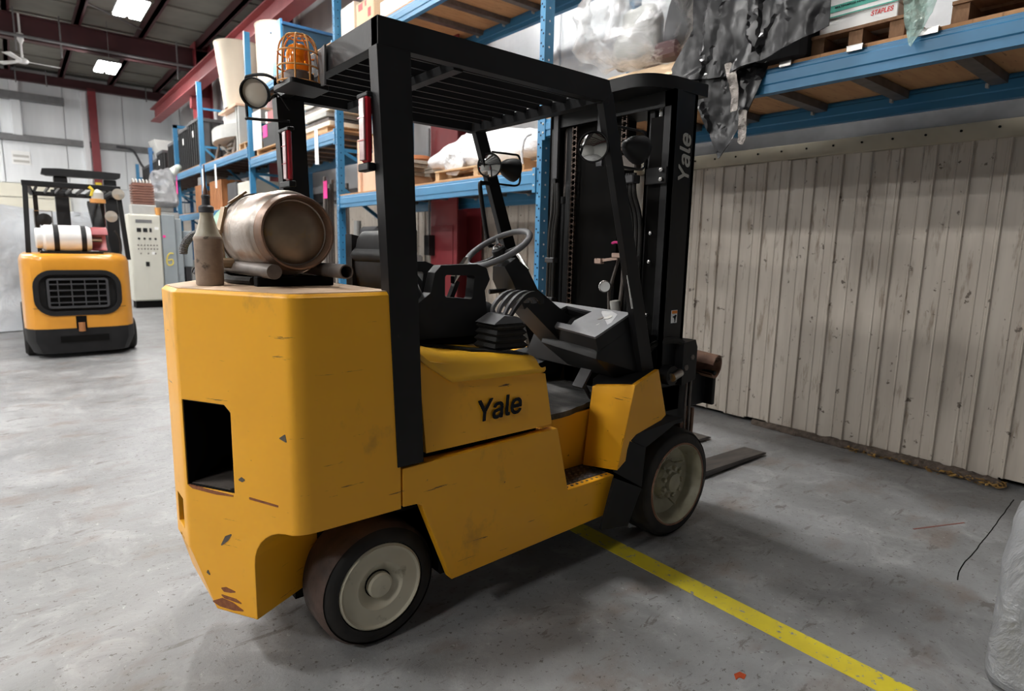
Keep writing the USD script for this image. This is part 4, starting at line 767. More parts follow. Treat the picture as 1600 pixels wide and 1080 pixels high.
# ================================================================== SHELVING
XF, XB = 3.5, 4.58
rk = None
def post(x, y, z1, m=BLUE, holes=False):
    s = .0015
    prof = Polygon([(x, y), (x + .10, y), (x + .10, y + .06), (x + .07, y + .06), (x + .07, y + .045), (x + .03, y + .045), (x + .03, y + .06), (x, y + .06)])
    rk.put("upright", B().prism(prof, "z", .006, z1), m); rk.put("foot_plate", B().box(x - .03, x + .13, y - .03, y + .09, 0, .008), m)
    if holes:
        h = B()
        for k in range(int(z1 / .1)):
            for yy in (.018, .042): h.lathe([(.0085, 0), (.0085, .0016), (0, .0016)], (x + .0002, y + yy, .1 + k * .1 + (.03 if yy > .03 else 0)), (-1, 0, 0), 7)
        rk.put("upright_hole", h, DARK, kind="stuff")
        h = B()
        for k in range(int(z1 / .1)): h.lathe([(.008, 0), (.008, .0016), (0, .0016)], (x + .05, y + .0002, .1 + k * .1), (0, -1, 0), 7)
        rk.put("upright_hole", h, PAPER if y < 5 else DARK, kind="stuff")
FR = [(-.22, 3.2), (3.94, 5.2), (8.09, 5.6), (12.02, 5.2), (15.72, 5.05), (18.5, 4.5), (22.3, 4.35), (25.0, 4.1)]
FN = ["blue rack frame holding the right end of the shelf over the forks", "blue rack frame nearest the forklift's mast", "blue rack frame behind the end of the propane tank", "blue rack frame under the cream shades", "tall blue rack frame left of the cream shades", "short blue rack frame by the far black bins", "dark blue rack frame near the end wall", "farthest blue rack frame at the end wall"]
for k, (y, z1) in enumerate(FR):
    k -= 1; m = BLUE if k != 5 else BLUED
    rk = thing("pallet_rack", FN[k + 1], "rack", (4.05, y + .03, 0))
    post(XF, y, z1, m, k in (0, 1)); post(XB, y, z1, m)
    hz = (.35, 1.55, 2.72) if k <= 0 else (.35, 1.55, 2.72, 3.62, 4.46 if k == 3 else 4.2)
    for z in [h for h in hz if h < z1]:
        rk.put("frame_brace", B().box(XF + .08, XB + .02, y + .015, y + .045, z, z + .045), m)
    for za, zb in ((.40, 1.55), (2.22, 1.55), (2.72, 2.26), (3.62, 2.76))[:3 if k <= 0 else 4]:
        rk.put("frame_brace", B().bar((XF + .09, y + .03, za), (XB, y + .03, zb), .03, .045), m)
    if k == 4: rk.put("frame_brace", B().box(XF, XF + .9, y, y + .06, 4.42, 4.5), BLUE)
def beam(x, y0, y1, z0, z1, m=BLUE):
    d = 1 if x < 4 else 1
    prof = [(x, z0), (x, z0 + .045), (x - .006, z0 + .052), (x - .006, z1 - .035), (x, z1 - .028), (x, z1 - .012), (x + .012, z1 - .008), (x + .012, z1), (x + .055, z1), (x + .055, z0)]
    rk.put("beam", B().prism(prof, "y", y0, y1), m)
    if x < 4:
        for yy, s in ((y0, 1), (y1, -1)):
            a0, a1 = sorted((yy, yy + s * .045)); rk.put("beam_connector", B().box(x - .012, x + .002, a0, a1, z0 - .03, z1 + .02, .003), m)
            for zz in (z0 + .03, z1 - .04):
                rk.put("beam_pin", B().lathe([(.010, 0), (.008, .006), (0, .007)], (x - .012, yy + s * .022, zz), (-1, 0, 0), 8), SILVINK)
def level(label, y0, y1, z0, z1, step=.46, deck=True):
    global rk
    rk = thing("rack_shelf", label, "shelf", (4.05, (y0 + y1) / 2, z0))
    beam(XF, y0, y1, z0, z1); beam(XB, y0, y1, z0, z1)
    n = max(2, int((y1 - y0) / step))
    for k in range(n):
        y = y0 + (k + .5) * (y1 - y0) / n
        rk.put("crossbar", B().box(XF + .05, XB + .005, y - .04, y + .04, z1 - .055, z1 - .004), DSTEEL)
        rk.put("crossbar_clip", B().box(XB - .04, XB - .01, y + .045, y + .06, z1 - .07, z1 - .045), SILVINK)
    if deck:
        m = max(1, round((y1 - y0) / 1.22))
        for k in range(m):
            a0, a1 = y0 + k * (y1 - y0) / m, y0 + (k + 1) * (y1 - y0) / m
            rk.put("deck_board", B().box(XF + .015, XB + .05, a0 + .004, a1 - .004, z1, z1 + .018), PLY)
level("low blue shelf with the white wrapped bundle behind the seat", 4.0, 8.09, 1.965, 2.125); level("high blue shelf with red printed cartons above the guard", 4.0, 8.09, 3.89, 4.04)
level("blue shelf with ledger slabs and a black case beyond the tank", 8.15, 12.02, 2.84, 3.0); level("high blue shelf under the right cream shade", 8.15, 12.02, 4.0, 4.12)
level("blue shelf with the ribbed grey tray", 12.08, 15.72, 3.05, 3.21); level("low far shelf with the pale steel case", 12.08, 15.72, 2.02, 2.17)
level("blue shelf with the nearest black slatted bins", 15.78, 18.5, 3.08, 3.24); level("low far shelf with the left slatted crate", 15.78, 18.5, 2.02, 2.17)
level("far blue shelf beyond the short frame", 18.56, 22.3, 3.1, 3.24); level("last blue shelf at the end wall", 22.36, 25.0, 3.1, 3.22)
level("blue shelf above the forks with black plastic and a paper carton", -.16, 3.94, 2.385, 2.525)
for y0, y1, z0 in ((1.455, 1.535, 2.51), (1.12, 1.215, 2.51), (1.83, 1.90, 2.51)):
    rk.put("beam_clip", B().box(3.482, 3.492, y0, y1, z0, z0 + .03, .002).box(3.482, 3.54, y0, y1, z0 + .026, z0 + .031), STEEL, "grey clip on the beam")

ZA = 2.543
def pallet(label, x0, x1, y0, y1, z, m=WOOD, slatdir="y", h=.115, group=None):
    p = thing("pallet", label, "pallet", ((x0 + x1) / 2, (y0 + y1) / 2, z), group)
    for k in range(3):
        y = y0 + k * (y1 - y0 - .07) / 2; p.put("stringer", B().box(x0 + .01, x1 - .01, y, y + .07, z + .016, z + h - .016), m)
    n = max(3, int((x1 - x0) / .15))
    for k in range(n):
        x = x0 + k * (x1 - x0 - .09) / (n - 1); p.put("top_board", B().box(x, x + .09, y0, y1, z + h - .016, z + h), m)
    for k in range(3):
        x = x0 + k * (x1 - x0 - .09) / 2; p.put("bottom_board", B().box(x, x + .09, y0, y1, z, z + .016), m)
    return p
# ---- bay over the forks
pallet("dark wooden pallet under the printed paper carton", 3.56, 4.3, 1.30, 1.765, ZA, WOODD)
pb = thing("paper_carton", "white and teal printed paper carton on the dark pallet", "carton", (3.75, 1.56, ZA + .115))
pb.put("carton_body", B().box(3.585, 3.95, 1.345, 1.735, ZA + .116, 2.735, .004), PAPER); pb.put("carton_lid", B().box(3.580, 3.955, 1.34, 1.74, 2.735, 2.93, .004), PAPER)
pb.put("teal_band", B().box(3.5785, 3.5795, 1.342, 1.738, 2.765, 2.80).box(3.5785, 3.5795, 1.342, 1.738, 2.738, 2.744), TEAL); pb.put("red_lettering", B().text("STAPLES", .022, (3.584, 1.475, 2.700), (0, -1, 0), (0, 0, 1), .001, .18, True, .8), REDINK, "red store lettering")
pb.put("black_lettering", B().text("MULTIPURPOSE PAPER", .010, (3.5785, 1.66, 2.782), (0, -1, 0), (0, 0, 1), .001, 0, True), BLKINK)
pallet("dark wooden pallet at the rack's right end beside the aqua film", 3.56, 4.4, .05, 1.10, ZA, WOODD)
solo("load_block", B().box(3.62, 4.35, .08, 1.08, ZA + .115, 3.2, .02), WOODD, "dark brown load on the right-hand pallet", "crate")
solo("aqua_film", sheet([(1.293, 2.78), (1.152, 2.78), (1.135, 2.66), (1.146, 2.60), (1.183, 2.531), (1.219, 2.462), (1.245, 2.53), (1.262, 2.62)], 3.455, .014, .05, 14, 5, .004, crease=(1, .7)), FILMT, "scrap of aqua plastic film hanging over the blue beam", "plastic film")
solo("covered_load", B().box(3.52, 4.3, 1.78, 2.46, ZA, 3.25, .03), DGREY, "load hidden under the black plastic sheet", "load")
bs = thing("black_sheet", "crumpled black plastic sheet hanging off the shelf above the mast", "plastic sheet", (3.42, 2.1, 2.3))
bs.put("upper_sheet", sheet([(2.467, 3.225), (1.615, 3.0), (1.613, 2.649), (1.74, 2.61), (1.898, 2.559), (2.072, 2.54), (2.173, 2.51), (2.30, 2.52), (2.542, 2.551), (2.656, 2.605), (2.5, 2.759), (2.436, 2.829)], 3.42, .02, .085, 3.2, 11, .004, curve=lambda P: -.05 * np.sin((P[:, 0] - 1.6) * 3.6), crease=(1.0, .45)), BLKFILM, smooth=14)
bs.put("lower_sheet", sheet([(2.528, 2.56), (2.146, 2.545), (1.967, 2.564), (2.011, 2.404), (2.078, 2.235), (2.153, 2.126), (2.233, 2.04), (2.298, 2.17), (2.376, 2.335), (2.408, 2.379), (2.495, 2.511)], 3.45, .02, .075, 4.0, 23, .004, crease=(1, .6)), BLKFILM, smooth=14)
bs.put("tape_end", sheet([(2.189, 2.57), (2.124, 2.571), (2.083, 2.374), (2.088, 2.296), (2.13, 2.292), (2.125, 2.382)], 3.385, .014, .02, 14, 31, .003, crease=(1, 1)), TAPE, "loose silver tape end")
bs.put("tape_end", sheet([(2.09, 2.297), (2.047, 2.29), (2.037, 2.133), (2.059, 2.099), (2.085, 2.113)], 3.42, .014, .02, 14, 37, .003, crease=(1, 1)), TAPE)
solo("board_stack", B().box(3.55, 4.3, 2.60, 3.66, ZA, ZA + .10, .01).hull([(3.53, 2.66, ZA + .10), (3.53, 3.62, ZA + .10), (4.3, 2.66, ZA + .10), (4.3, 3.62, ZA + .10), (3.75, 2.8, ZA + .25), (3.72, 3.4, ZA + .25), (4.3, 2.8, ZA + .3), (4.3, 3.4, ZA + .3)]), CARD, "tan cardboard covered load under the clear film bundle", "carton")
solo("film_bundle", lump([(3.66, 3.50, 2.98), (3.66, 2.84, 2.92), (3.7, 2.72, 3.12), (3.66, 3.48, 3.22), (4.1, 3.5, 3.3), (4.1, 2.85, 3.25), (3.7, 3.1, 3.42), (4.1, 3.1, 2.9)], .13, .035, .09, 3.6, 9, 0).move(lambda v: v + [0, 0, .06]), FILM, "big crumpled clear plastic bundle on the shelf above the forklift", "plastic film", smooth=60)
w_ = thing("wrapped_goods", "red and grey goods wrapped inside the clear plastic bundle", "goods", (3.9, 3.2, 2.85))
w_.put("grey_block", lump([(3.85, 3.12, 2.95), (3.85, 3.4, 2.95), (3.85, 3.15, 3.2), (3.9, 3.35, 3.22)], .08, .06, .02, 5, 2, 2), GREYM); w_.put("red_block", B().box(3.80, 4.0, 2.86, 3.28, 2.86, 2.98, .02), DRED); w_.put("dark_block", lump([(3.9, 2.82, 3.0), (3.9, 2.95, 3.0), (3.9, 2.9, 3.22)], .08, .06, .02, 5, 2, 2), DGREY)
solo("pale_carton", B().box(3.68, 4.2, 2.482, 2.62, ZA, 3.3, .006), CARDL, "pale green-grey carton standing behind the black sheet", "carton")

# ---- bay behind the forklift's seat
ZB = 2.143
pallet("raw wood pallet under the white wrapped bundle", 3.56, 4.4, 4.25, 5.72, ZB, WOOD)
solo("wrapped_bundle", lump([(3.75, 6.02, 2.40), (3.80, 5.7, 2.46), (3.85, 5.35, 2.56), (3.9, 5.15, 2.55), (3.85, 4.75, 2.46), (3.85, 4.3, 2.43), (4.2, 5.7, 2.42), (4.2, 4.4, 2.42), (3.78, 5.5, 2.36), (3.75, 4.5, 2.35)], [.05, .09, .10, .10, .09, .09, .1, .1, .08, .08], .06, .035, 5, 12, 2), SACK, "white plastic wrapped bundle on a pallet on the low blue shelf", "bundle", smooth=60)
solo("film_tail", sheet([(5.62, 2.42), (5.30, 2.40), (5.28, 2.30), (5.40, 2.20), (5.55, 2.22)], 3.60, .03, .06, 9, 41, .004), SACK, "loose white film tail hanging from the wrapped bundle", "plastic film")
solo("film_strip", B().tube(smoothp([(3.62, 4.22, 2.46), (3.56, 4.23, 2.42), (3.55, 4.26, 2.30), (3.56, 4.26, 2.20)], 6), .012, 6), SACK, "thin strip of white film hanging by the near blue upright", "plastic film")
bd = thing("plank_pile", "pile of weathered grey planks beside the orange flower pot", "planks", (3.9, 6.5, ZB))
for k in range(7):
    z = ZB + .12 + (k // 2) * .042; bd.put("plank", B().bar((3.62 + (k % 2) * .33, 6.16 + .1 * rng.random(), z + .02), (3.66 + (k % 2) * .33, 6.95, z + .02 + .015 * rng.random()), .26, .035), mat("weathered_plank", (.25, .21, .17), (.33, .29, .24), rough=.8, scale=6, stretch=(4, 1, 4)))
for k in range(2): bd.put("bearer", B().box(3.6, 4.3, 6.25 + k * .5, 6.35 + k * .5, ZB, ZB + .12), WOODD)
solo("flower_pot", B().lathe([(0, 0), (.08, 0), (.12, .15), (.13, .15), (.13, .19), (.118, .19), (.11, .15), (.07, .02), (0, .02)], (3.9, 6.62, 2.46 - .13 + .02), (0, 0, 1), 28), mat("terracotta", (.48, .17, .07), (.42, .15, .06), rough=.8), "orange terracotta pot on the low blue shelf", "pot")
cr_ = thing("wood_crate", "tall pinkish plywood crate at the far end of the low blue shelf", "crate", (3.8, 7.45, ZB))
cr_.put("crate_box", B().box(3.62, 4.1, 7.16, 7.66, ZB, 2.62, .005), PINKW)
for y in (7.16, 7.60): cr_.put("crate_batten", B().box(3.59, 3.62, y, y + .07, ZB, 2.82, .003), PINKW)
cr_.put("crate_batten", B().box(3.592, 3.62, 7.2, 7.6, 2.50, 2.57, .003), PINKW)
mc = thing("grey_machine", "grey machine standing under the low blue shelf", "machine", (4.2, 7.6, 0))
mc.put("machine_body", B().box(3.75, 4.4, 7.35, 8.0, .0, 1.35, .03), GREYM); mc.put("machine_head", B().box(3.7, 4.35, 7.4, 7.9, 1.35, 1.72, .04), DGREY); mc.put("machine_pipe", B().cyl((3.66, 7.95, .0), (3.72, 7.98, 1.8), .05, 12), GREYM)
br = thing("bar_bundle", "bundle of dark steel bars standing behind the far end of the tank", "bars", (4.2, 9.6, 0))
for k in range(9): br.put("steel_bar", B().cyl((3.75 + .09 * (k % 5), 8.75 + .1 * k, 0), (3.85 + .08 * (k % 5), 8.9 + .1 * k, 2.35 + .08 * (k % 3)), .028, 8), DSTEEL)
solo("pink_flag", B().box(3.735, 3.745, 9.05, 9.19, 2.16, 2.42, .002), PINK, "pink tag hanging among the dark bars", "tag")
sb_ = thing("switch_box", "small black switch box on the red column", "box", (4.39, 7.16, 1.45))
sb_.put("box_body", B().box(4.31, 4.42, 7.08, 7.2, 1.35, 1.62, .008), BLKP); sb_.put("conduit", B().cyl((4.36, 7.14, 1.62), (4.36, 7.14, 3.0), .014, 8), GIRT)
# cartons high up
for k, (x0, x1, y0, y1, z1, m, lb) in enumerate(((3.56, 4.0, 7.62, 8.02, 4.49, CARDL, "pale carton with red print at the upright end of the top shelf"), (3.56, 4.0, 7.08, 7.56, 4.42, CARD, "tan carton with red squares on the top shelf over the guard"), (3.6, 4.1, 6.35, 7.0, 4.30, SACK, "white bag behind the red print cartons on the top shelf"))):
    c = thing("carton", lb, "carton" if k < 2 else "bag", ((x0 + x1) / 2, (y0 + y1) / 2, 4.058))
    c.put("carton_body", B().box(x0, x1, y0, y1, 4.058, z1, .006), m)
    if k == 0: [c.put("red_print", B().box(x0 + a, x0 + b_, y0 - .001, y0, za, zb), REDINK) for a, b_, za, zb in ((.04, .36, 4.36, 4.38), (.05, .08, 4.18, 4.33), (.14, .17, 4.18, 4.33))]
    if k == 1: [c.put("red_print", B().box(x0 - .001, x0, y0 + a, y0 + b_, za, zb), REDINK) for a, b_, za, zb in ((.08, .16, 4.20, 4.30), (.30, .42, 4.32, 4.40), (.20, .24, 4.34, 4.40))]
# ---- next bays
ZC = 3.018
for (x, y, z0, z1, r0, r1, lb) in ((3.82, 13.55, 4.14, 5.36, .30, .44, "tall cream tapered shade, the left one of the pair"), (3.90, 11.40, 4.138, 5.18, .36, .38, "wide cream drum shade, the right one of the pair")):
    s_ = thing("lamp_shade", lb, "shade", (x, y, z0)); s_.put("shade_skin", B().lathe([(r0, 0), (r1, z1 - z0), (r1 - .012, z1 - z0), (r0 - .012, 0), (r0, 0)], (x, y, z0), (0, 0, 1), 40), SHADE, smooth=50)
    s_.put("shade_hoop", B().tube([(x + r1 * math.cos(a), y + r1 * math.sin(a), z1) for a in np.linspace(0, 2 * math.pi, 36, endpoint=False)], .012, 6, True), SHADE)
bt_ = thing("shade_stand", "pale plywood sheet under the left cream shade", "board", (3.9, 13.5, 4.12)); bt_.put("sheet", B().box(3.55, 4.4, 12.9, 14.2, 4.095, 4.135), PINKW)
for y in (12.92, 13.08): bt_.put("leg", B().box(3.6, 4.3, y, y + .08, 3.228, 4.095), GREYM)
bn = thing("blue_bin", "blue steel bin with its shadowed face darkened, beside the cream shades", "bin", (3.9, 9.9, 4.14))
bn.put("bin_body", B().box(3.56, 4.42, 10.2, 10.75, 4.14, 4.86, .01), mat("shaded_blue_bin", (.008, .035, .065), (.01, .04, .075), rough=.5)); bn.put("bin_lip", B().box(3.54, 4.44, 10.18, 10.77, 4.86, 4.91, .008), BLUED); bn.put("lit_bin_end", B().box(3.52, 3.56, 10.2, 10.6, 4.15, 4.95, .005), BLUE)  # shadow put into the body colour; end panel brighter as if lit
pallet("pale pallet under the white paper and black box", 3.56, 4.4, 9.6, 11.78, ZC, WOOD)
solo("notice_sheet", B().box(3.56, 3.575, 11.5, 11.95, 3.14, 3.80, .002), PAPER, "large white paper sheet beside the blue upright", "paper")
kb = thing("black_case", "black case with pink tape next to the white paper sheet", "case", (3.8, 11.2, 3.133)); kb.put("case_body", B().box(3.58, 4.0, 10.75, 11.45, 3.133, 3.52, .01), BLKP); kb.put("pink_label", B().box(3.572, 3.58, 11.2, 11.42, 3.30, 3.50), PINK)
rb = thing("red_box", "red boxed goods stacked on the black case", "box", (3.8, 10.95, 3.52)); rb.put("box_body", B().box(3.6, 4.0, 10.75, 11.3, 3.521, 3.72, .01), RED); rb.put("box_side", B().box(3.59, 3.6, 11.22, 11.3, 3.53, 3.72), PAPER)
sk = thing("ledger_stack", "untidy stack of grey slabs beside the far upright", "stack", (3.8, 9.2, ZC))
for k in range(9):
    o_ = rng.uniform(-.05, .05); sk.put("slab", B().box(3.56 + o_ * .5 + .02, 4.1, 8.5 + o_ + (k % 3) * .06, 9.45 + o_, ZC + .10 + k * .068, ZC + .10 + k * .068 + (.055 if k % 2 else .062), .004), [CARDL, DSTEEL, GREYM][k % 3])
sk.put("bearer", B().box(3.58, 4.1, 8.6, 9.4, ZC, ZC + .10), WOOD)
for (y, z0, w, m, lb) in ((8.72, 2.60, .13, PAPER, "white paper tag hanging from the beam by the second upright"), (14.35, 2.62, .13, PAPER, "white paper tag hanging from the far beam, right one"), (15.5, 2.62, .12, PAPER, "white paper tag hanging from the far beam, left one"), (18.35, 2.7, .14, PINK, "pink tag hanging under the far shelf")):
    solo("hanging_tag", B().hull([(3.488, y, z0), (3.488, y + w, z0 + .01), (3.491, y, z0), (3.491, y + w, z0 + .01), (3.4915, y + .02, z0 + .50), (3.4915, y + w + .01, z0 + .51), (3.4942, y + .02, z0 + .50), (3.4942, y + w + .01, z0 + .51)]), m, lb, "tag", "paper tags on the beams" if m is PAPER else None)
ZD = 3.228
rd = thing("ribbed_tray", "grey ribbed round tray piled with a white box", "tray", (3.85, 14.6, ZD))
pf = []
for k in range(61):
    a = k * 2 * math.pi / 60; pf.append((3.92 + (.42 + (.012 if k % 2 else 0)) * math.cos(a), 14.25 + (1.05 + (.02 if k % 2 else 0)) * math.sin(a)))
rd.put("tray_wall", B().prism(Polygon(pf), "z", 3.60, 3.86), GREYM)
rd.put("tray_leg", B().cyl((3.62, 13.5, ZD), (3.72, 13.6, 3.60), .03, 8), DSTEEL); rd.put("tray_leg", B().cyl((3.62, 14.9, ZD), (3.7, 14.8, 3.60), .03, 8), DSTEEL); rd.put("tray_leg", B().cyl((4.2, 14.2, ZD), (4.15, 14.2, 3.60), .03, 8), DSTEEL)
solo("white_carton", B().box(3.68, 4.2, 13.2, 14.3, 3.862, 4.09, .01), PAPER, "white carton in the ribbed grey tray", "carton")
wt = thing("wire_tangle", "tangle of grey wire under the ribbed tray", "wire", (3.75, 14.2, ZD))
for k in range(7):
    q = [(3.66 + rng.uniform(0, .35), 13.6 + rng.uniform(0, 1.5), ZD + .03 + rng.uniform(0, .32)) for _ in range(5)]; wt.put("wire", B().tube(smoothp(q, 6), .02, 6), GREYM)
pallet("short pale pallet propped by the third upright", 3.56, 4.3, 12.14, 12.88, ZD, WOOD, h=.13)
for k, (y0, y1, lb) in enumerate(((15.86, 16.9, "orange brown slatted crate left of the blue upright"), (14.45, 15.45, "orange brown slatted crate right of the blue upright"))):
    c = thing("slat_crate", lb, "crate", (3.9, (y0 + y1) / 2, 2.188)); c.put("crate_core", B().box(3.62, 4.3, y0 + .02, y1 - .02, 2.188, 2.82, .01), BROWNW)
    for j in range(7): yy = y0 + j * (y1 - y0 - .1) / 6; c.put("crate_slat", B().box(3.6, 3.62, yy, yy + .1, 2.188, 2.83, .004), BROWNW)
    for j in range(5): xx = 3.63 + j * .14; c.put("crate_slat", B().box(xx, xx + .11, y0, y0 + .02, 2.188, 2.83, .004), BROWNW)
solo("grey_carton", B().box(3.65, 4.1, 16.0, 16.8, 2.831, 3.03, .01), GREYM, "small grey box on top of the left slatted crate", "box")
solo("grey_case", B().box(3.62, 4.5, 12.3, 13.3, 2.188, 2.66, .01), CABC, "pale grey steel case on the shelf above the tank", "case")
solo("dark_case", B().box(3.65, 4.4, 13.5, 14.2, 2.188, 2.72, .02), DGREY, "dark grey rounded case beside the pale steel case", "case")
for k, (y0, y1, z1, lb) in enumerate(((16.1, 17.1, 4.35, "black slatted bin nearest on the far shelf"), (17.2, 18.3, 4.30, "black slatted bin beside the short blue frame"), (18.75, 19.72, 4.15, "black slatted bin just beyond the short blue frame"), (20.55, 21.45, 4.1, "black slatted bin with pale labels on the far shelf"), (21.5, 22.2, 3.95, "black slatted bin behind the dark blue post"), (22.6, 24.2, 3.9, "farthest dark bin on the rack"))):
    c = thing("black_bin", lb, "bin", (3.9, (y0 + y1) / 2, 3.26)); zb = (3.258 if y0 < 22.3 else 3.238)
    c.put("bin_core", B().box(3.6, 4.45, y0 + .03, y1 - .03, zb, z1 - .03, .01), DGREY); c.put("bin_rim", B().box(3.56, 4.48, y0, y1, z1 - .08, z1, .01), DGREY)
    n = int((y1 - y0) / .17)
    for j in range(n): c.put("bin_rib", B().box(3.565, 3.6, y0 + .03 + j * (y1 - y0 - .1) / max(1, n - 1), y0 + .08 + j * (y1 - y0 - .1) / max(1, n - 1), zb, z1 - .08, .004), BLKP)
    for j in range(4): c.put("bin_rib", B().box(3.62 + j * .2, 3.68 + j * .2, y0 + .0, y0 + .03, zb, z1 - .08, .004), BLKP)
    if k in (0, 1, 3): c.put("bin_label", B().box(3.555, 3.56, y0 + .45, y0 + .55, z1 - .4, z1 - .25), PAPER)
    if k == 1: c.put("pink_label", B().box(3.8, 3.95, y0 - .006, y0, 3.98, 4.22), PINK)
solo("open_frame", B().hull([(3.7, 21.6, 4.0), (3.7, 22.4, 4.0), (4.3, 21.6, 4.0), (4.3, 22.4, 4.0), (3.55, 21.5, 4.5), (3.55, 22.6, 4.55), (4.2, 21.5, 4.5), (4.2, 22.6, 4.55)]), GREYM, "grey tilted carton on top of the far bins", "carton")
solo("draped_cloth", lump([(3.52, 18.2, 3.38), (3.5, 19.0, 3.36), (3.46, 18.9, 3.05), (3.46, 19.2, 2.9)], .07, .06, .03, 6, 4, 1), mat("pale_rag", (.42, .48, .44), (.55, .55, .52), rough=.9, scale=4), "pale crumpled cloth draped over the far shelf edge", "cloth")

# ================================================================== CABINETS BY THE RACK
cb = thing("control_cabinet", "cream control cabinet with rows of dials and buttons", "cabinet", (2.27, 15.75, 0))
cb.put("cabinet_body", B().box(1.965, 2.57, 15.52, 16.0, .16, 2.04, .012), CABC); cb.put("plinth", B().box(2.0, 2.53, 15.56, 15.98, 0, .16), DARK)
cb.put("door", B().box(1.985, 2.55, 15.50, 15.52, .18, 2.02, .006), CABC)
Yc = 15.50
cb.put("name_strip", B().box(2.09, 2.40, Yc - .006, Yc, 1.86, 1.93), GIRT)
for k in range(3): cb.put("meter", B().box(2.10 + k * .12, 2.185 + k * .12 - (.04 if k == 2 else 0), Yc - .012, Yc, 1.66, 1.75, .004), BLKP)
for r_, (z, n, w) in enumerate(((1.52, 4, .05), (1.38, 7, .03), (1.30, 7, .03), (1.20, 3, .03))):
    for k in range(n):
        x = 2.08 + (k + .5) * .42 / n; cb.put("button", B().lathe([(w / 2, 0), (w / 2, .012), (w * .3, .018), (0, .018)], (x, Yc, z), (0, -1, 0), 10), BLKP if r_ == 0 else DSTEEL)
cb.put("paper_tag", B().box(2.44, 2.52, Yc - .002, Yc, 1.72, 1.78), PAPER); cb.put("paper_tag", B().box(2.36, 2.42, Yc - .002, Yc, 1.18, 1.24), PAPER)
cb.put("handle", B().box(2.23, 2.30, Yc - .02, Yc, .92, 1.02, .004), BLKP)
gc = thing("grey_cabinet", "grey cabinet with a yellow painted mark beside the cream cabinet", "cabinet", (2.75, 15.8, 0))
gc.put("cabinet_body", B().box(2.585, 2.86, 15.55, 16.1, .0, 2.06, .01), CABG); gc.put("cabinet_side", B().box(2.86, 3.0, 15.6, 16.0, .0, 1.98, .01), CABG)
gc.put("yellow_mark", B().tube(smoothp([(2.79, 15.548, 1.20), (2.72, 15.548, 1.21), (2.66, 15.548, 1.12), (2.65, 15.548, .99), (2.70, 15.548, .94), (2.77, 15.548, .98), (2.76, 15.548, 1.07), (2.68, 15.548, 1.05)], 6), .013, 6), YMARK, "yellow painted figure")
gc.put("pink_spot", B().lathe([(.03, 0), (.03, .003), (0, .003)], (2.63, 15.55, 1.58), (0, -1, 0), 10), PINK)
gc2 = thing("meter_box", "small pale grey box cabinet right of the grey cabinet", "cabinet", (3.1, 15.9, 0)); gc2.put("box_body", B().box(3.02, 3.22, 15.7, 16.0, .9, 1.72, .01), CABG); gc2.put("box_stand", B().box(3.06, 3.18, 15.75, 15.95, 0, .9), DGREY); gc2.put("box_lower", B().box(3.18, 3.42, 15.75, 16.0, .25, 1.05, .02), GREYM)
cl = thing("brown_coil", "brown finned coil unit on top of the cream cabinet", "coil", (2.35, 15.85, 2.04))
for k in range(8): cl.put("coil_fin", B().box(2.08, 2.50, 15.6, 15.95, 2.26 + k * .055, 2.30 + k * .055, .004), BROWNM)
cl.put("coil_core", B().box(2.11, 2.47, 15.63, 15.92, 2.05, 2.72), BROWNM); cl.put("coil_base", B().box(2.05, 2.52, 15.58, 15.97, 2.041, 2.25, .01), GREYM)
for k in range(6): cl.put("coil_loop", B().tube(arc((2.13 + k * .065, 15.78, 2.70), .10, 0, math.pi, 9, (0, 1, 0), (0, 0, 1)), .012, 6), SILVINK)
gm = thing("wrapped_machine", "grey machine under crumpled plastic beside the brown coil", "machine", (2.8, 16.6, 0))
gm.put("machine_base", B().box(2.5, 3.1, 16.3, 17.0, 0, 2.15, .02), GREYM); gm.put("machine_top", B().box(2.58, 3.0, 16.35, 16.9, 2.15, 2.6, .02), GREYM)
gm.put("film_cover", lump([(2.58, 16.3, 2.35), (3.03, 16.3, 2.35), (2.58, 16.9, 2.4), (3.03, 16.9, 2.4), (2.68, 16.5, 3.0), (2.98, 16.6, 3.1)], .05, .06, .05, 9, 6, 0), FILMG)
ob_ = thing("orange_cup", "small orange pot on top of the cream cabinet", "pot", (2.55, 15.6, 2.04)); ob_.put("cup", B().lathe([(0, 0), (.05, 0), (.065, .16), (.058, .16), (.045, .01), (0, .01)], (2.54, 15.56, 2.041), (0, 0, 1), 16), ORANGE)
hs = thing("wall_hose", "dark hose looping down the end wall near the rack", "hose", (3.4, 26.7, 4.6)); hs.put("hose", B().tube(smoothp([(3.2, 26.85, 4.85), (3.7, 26.8, 4.75), (4.0, 26.8, 4.2), (4.5, 26.8, 3.8), (4.9, 26.8, 4.1)], 8), .04, 8), DGREY)
sg = thing("wall_sign", "small white paper sign with two faded lines on the end wall", "sign", (.45, 26.99, 4.2)); sg.put("sheet", B().box(.20, .70, 26.985, 27.0, 3.95, 4.4), PAPER)
for k in range(2): sg.put("faded_print", B().box(.24, .66, 26.98, 26.985, 4.02 + k * .17, 4.10 + k * .17), SILVINK)
fn = thing("ceiling_fan", "white three blade ceiling fan under the far roof", "fan", (.55, 20.0, 5.8))
fn.put("fan_rod", B().cyl((.55, 20.0, 5.85), (.55, 20.0, 6.9), .025, 10), WHITE); fn.put("fan_motor", B().lathe([(0, -.06), (.10, -.05), (.14, 0), (.10, .05), (.03, .08), (0, .08)], (.55, 20.0, 5.80), (0, 0, 1), 24), WHITE); fn.put("fan_canopy", B().lathe([(.03, -.1), (.07, 0), (.07, .14), (0, .16)], (.55, 20, 6.3), (0, 0, 1), 16), WHITE)
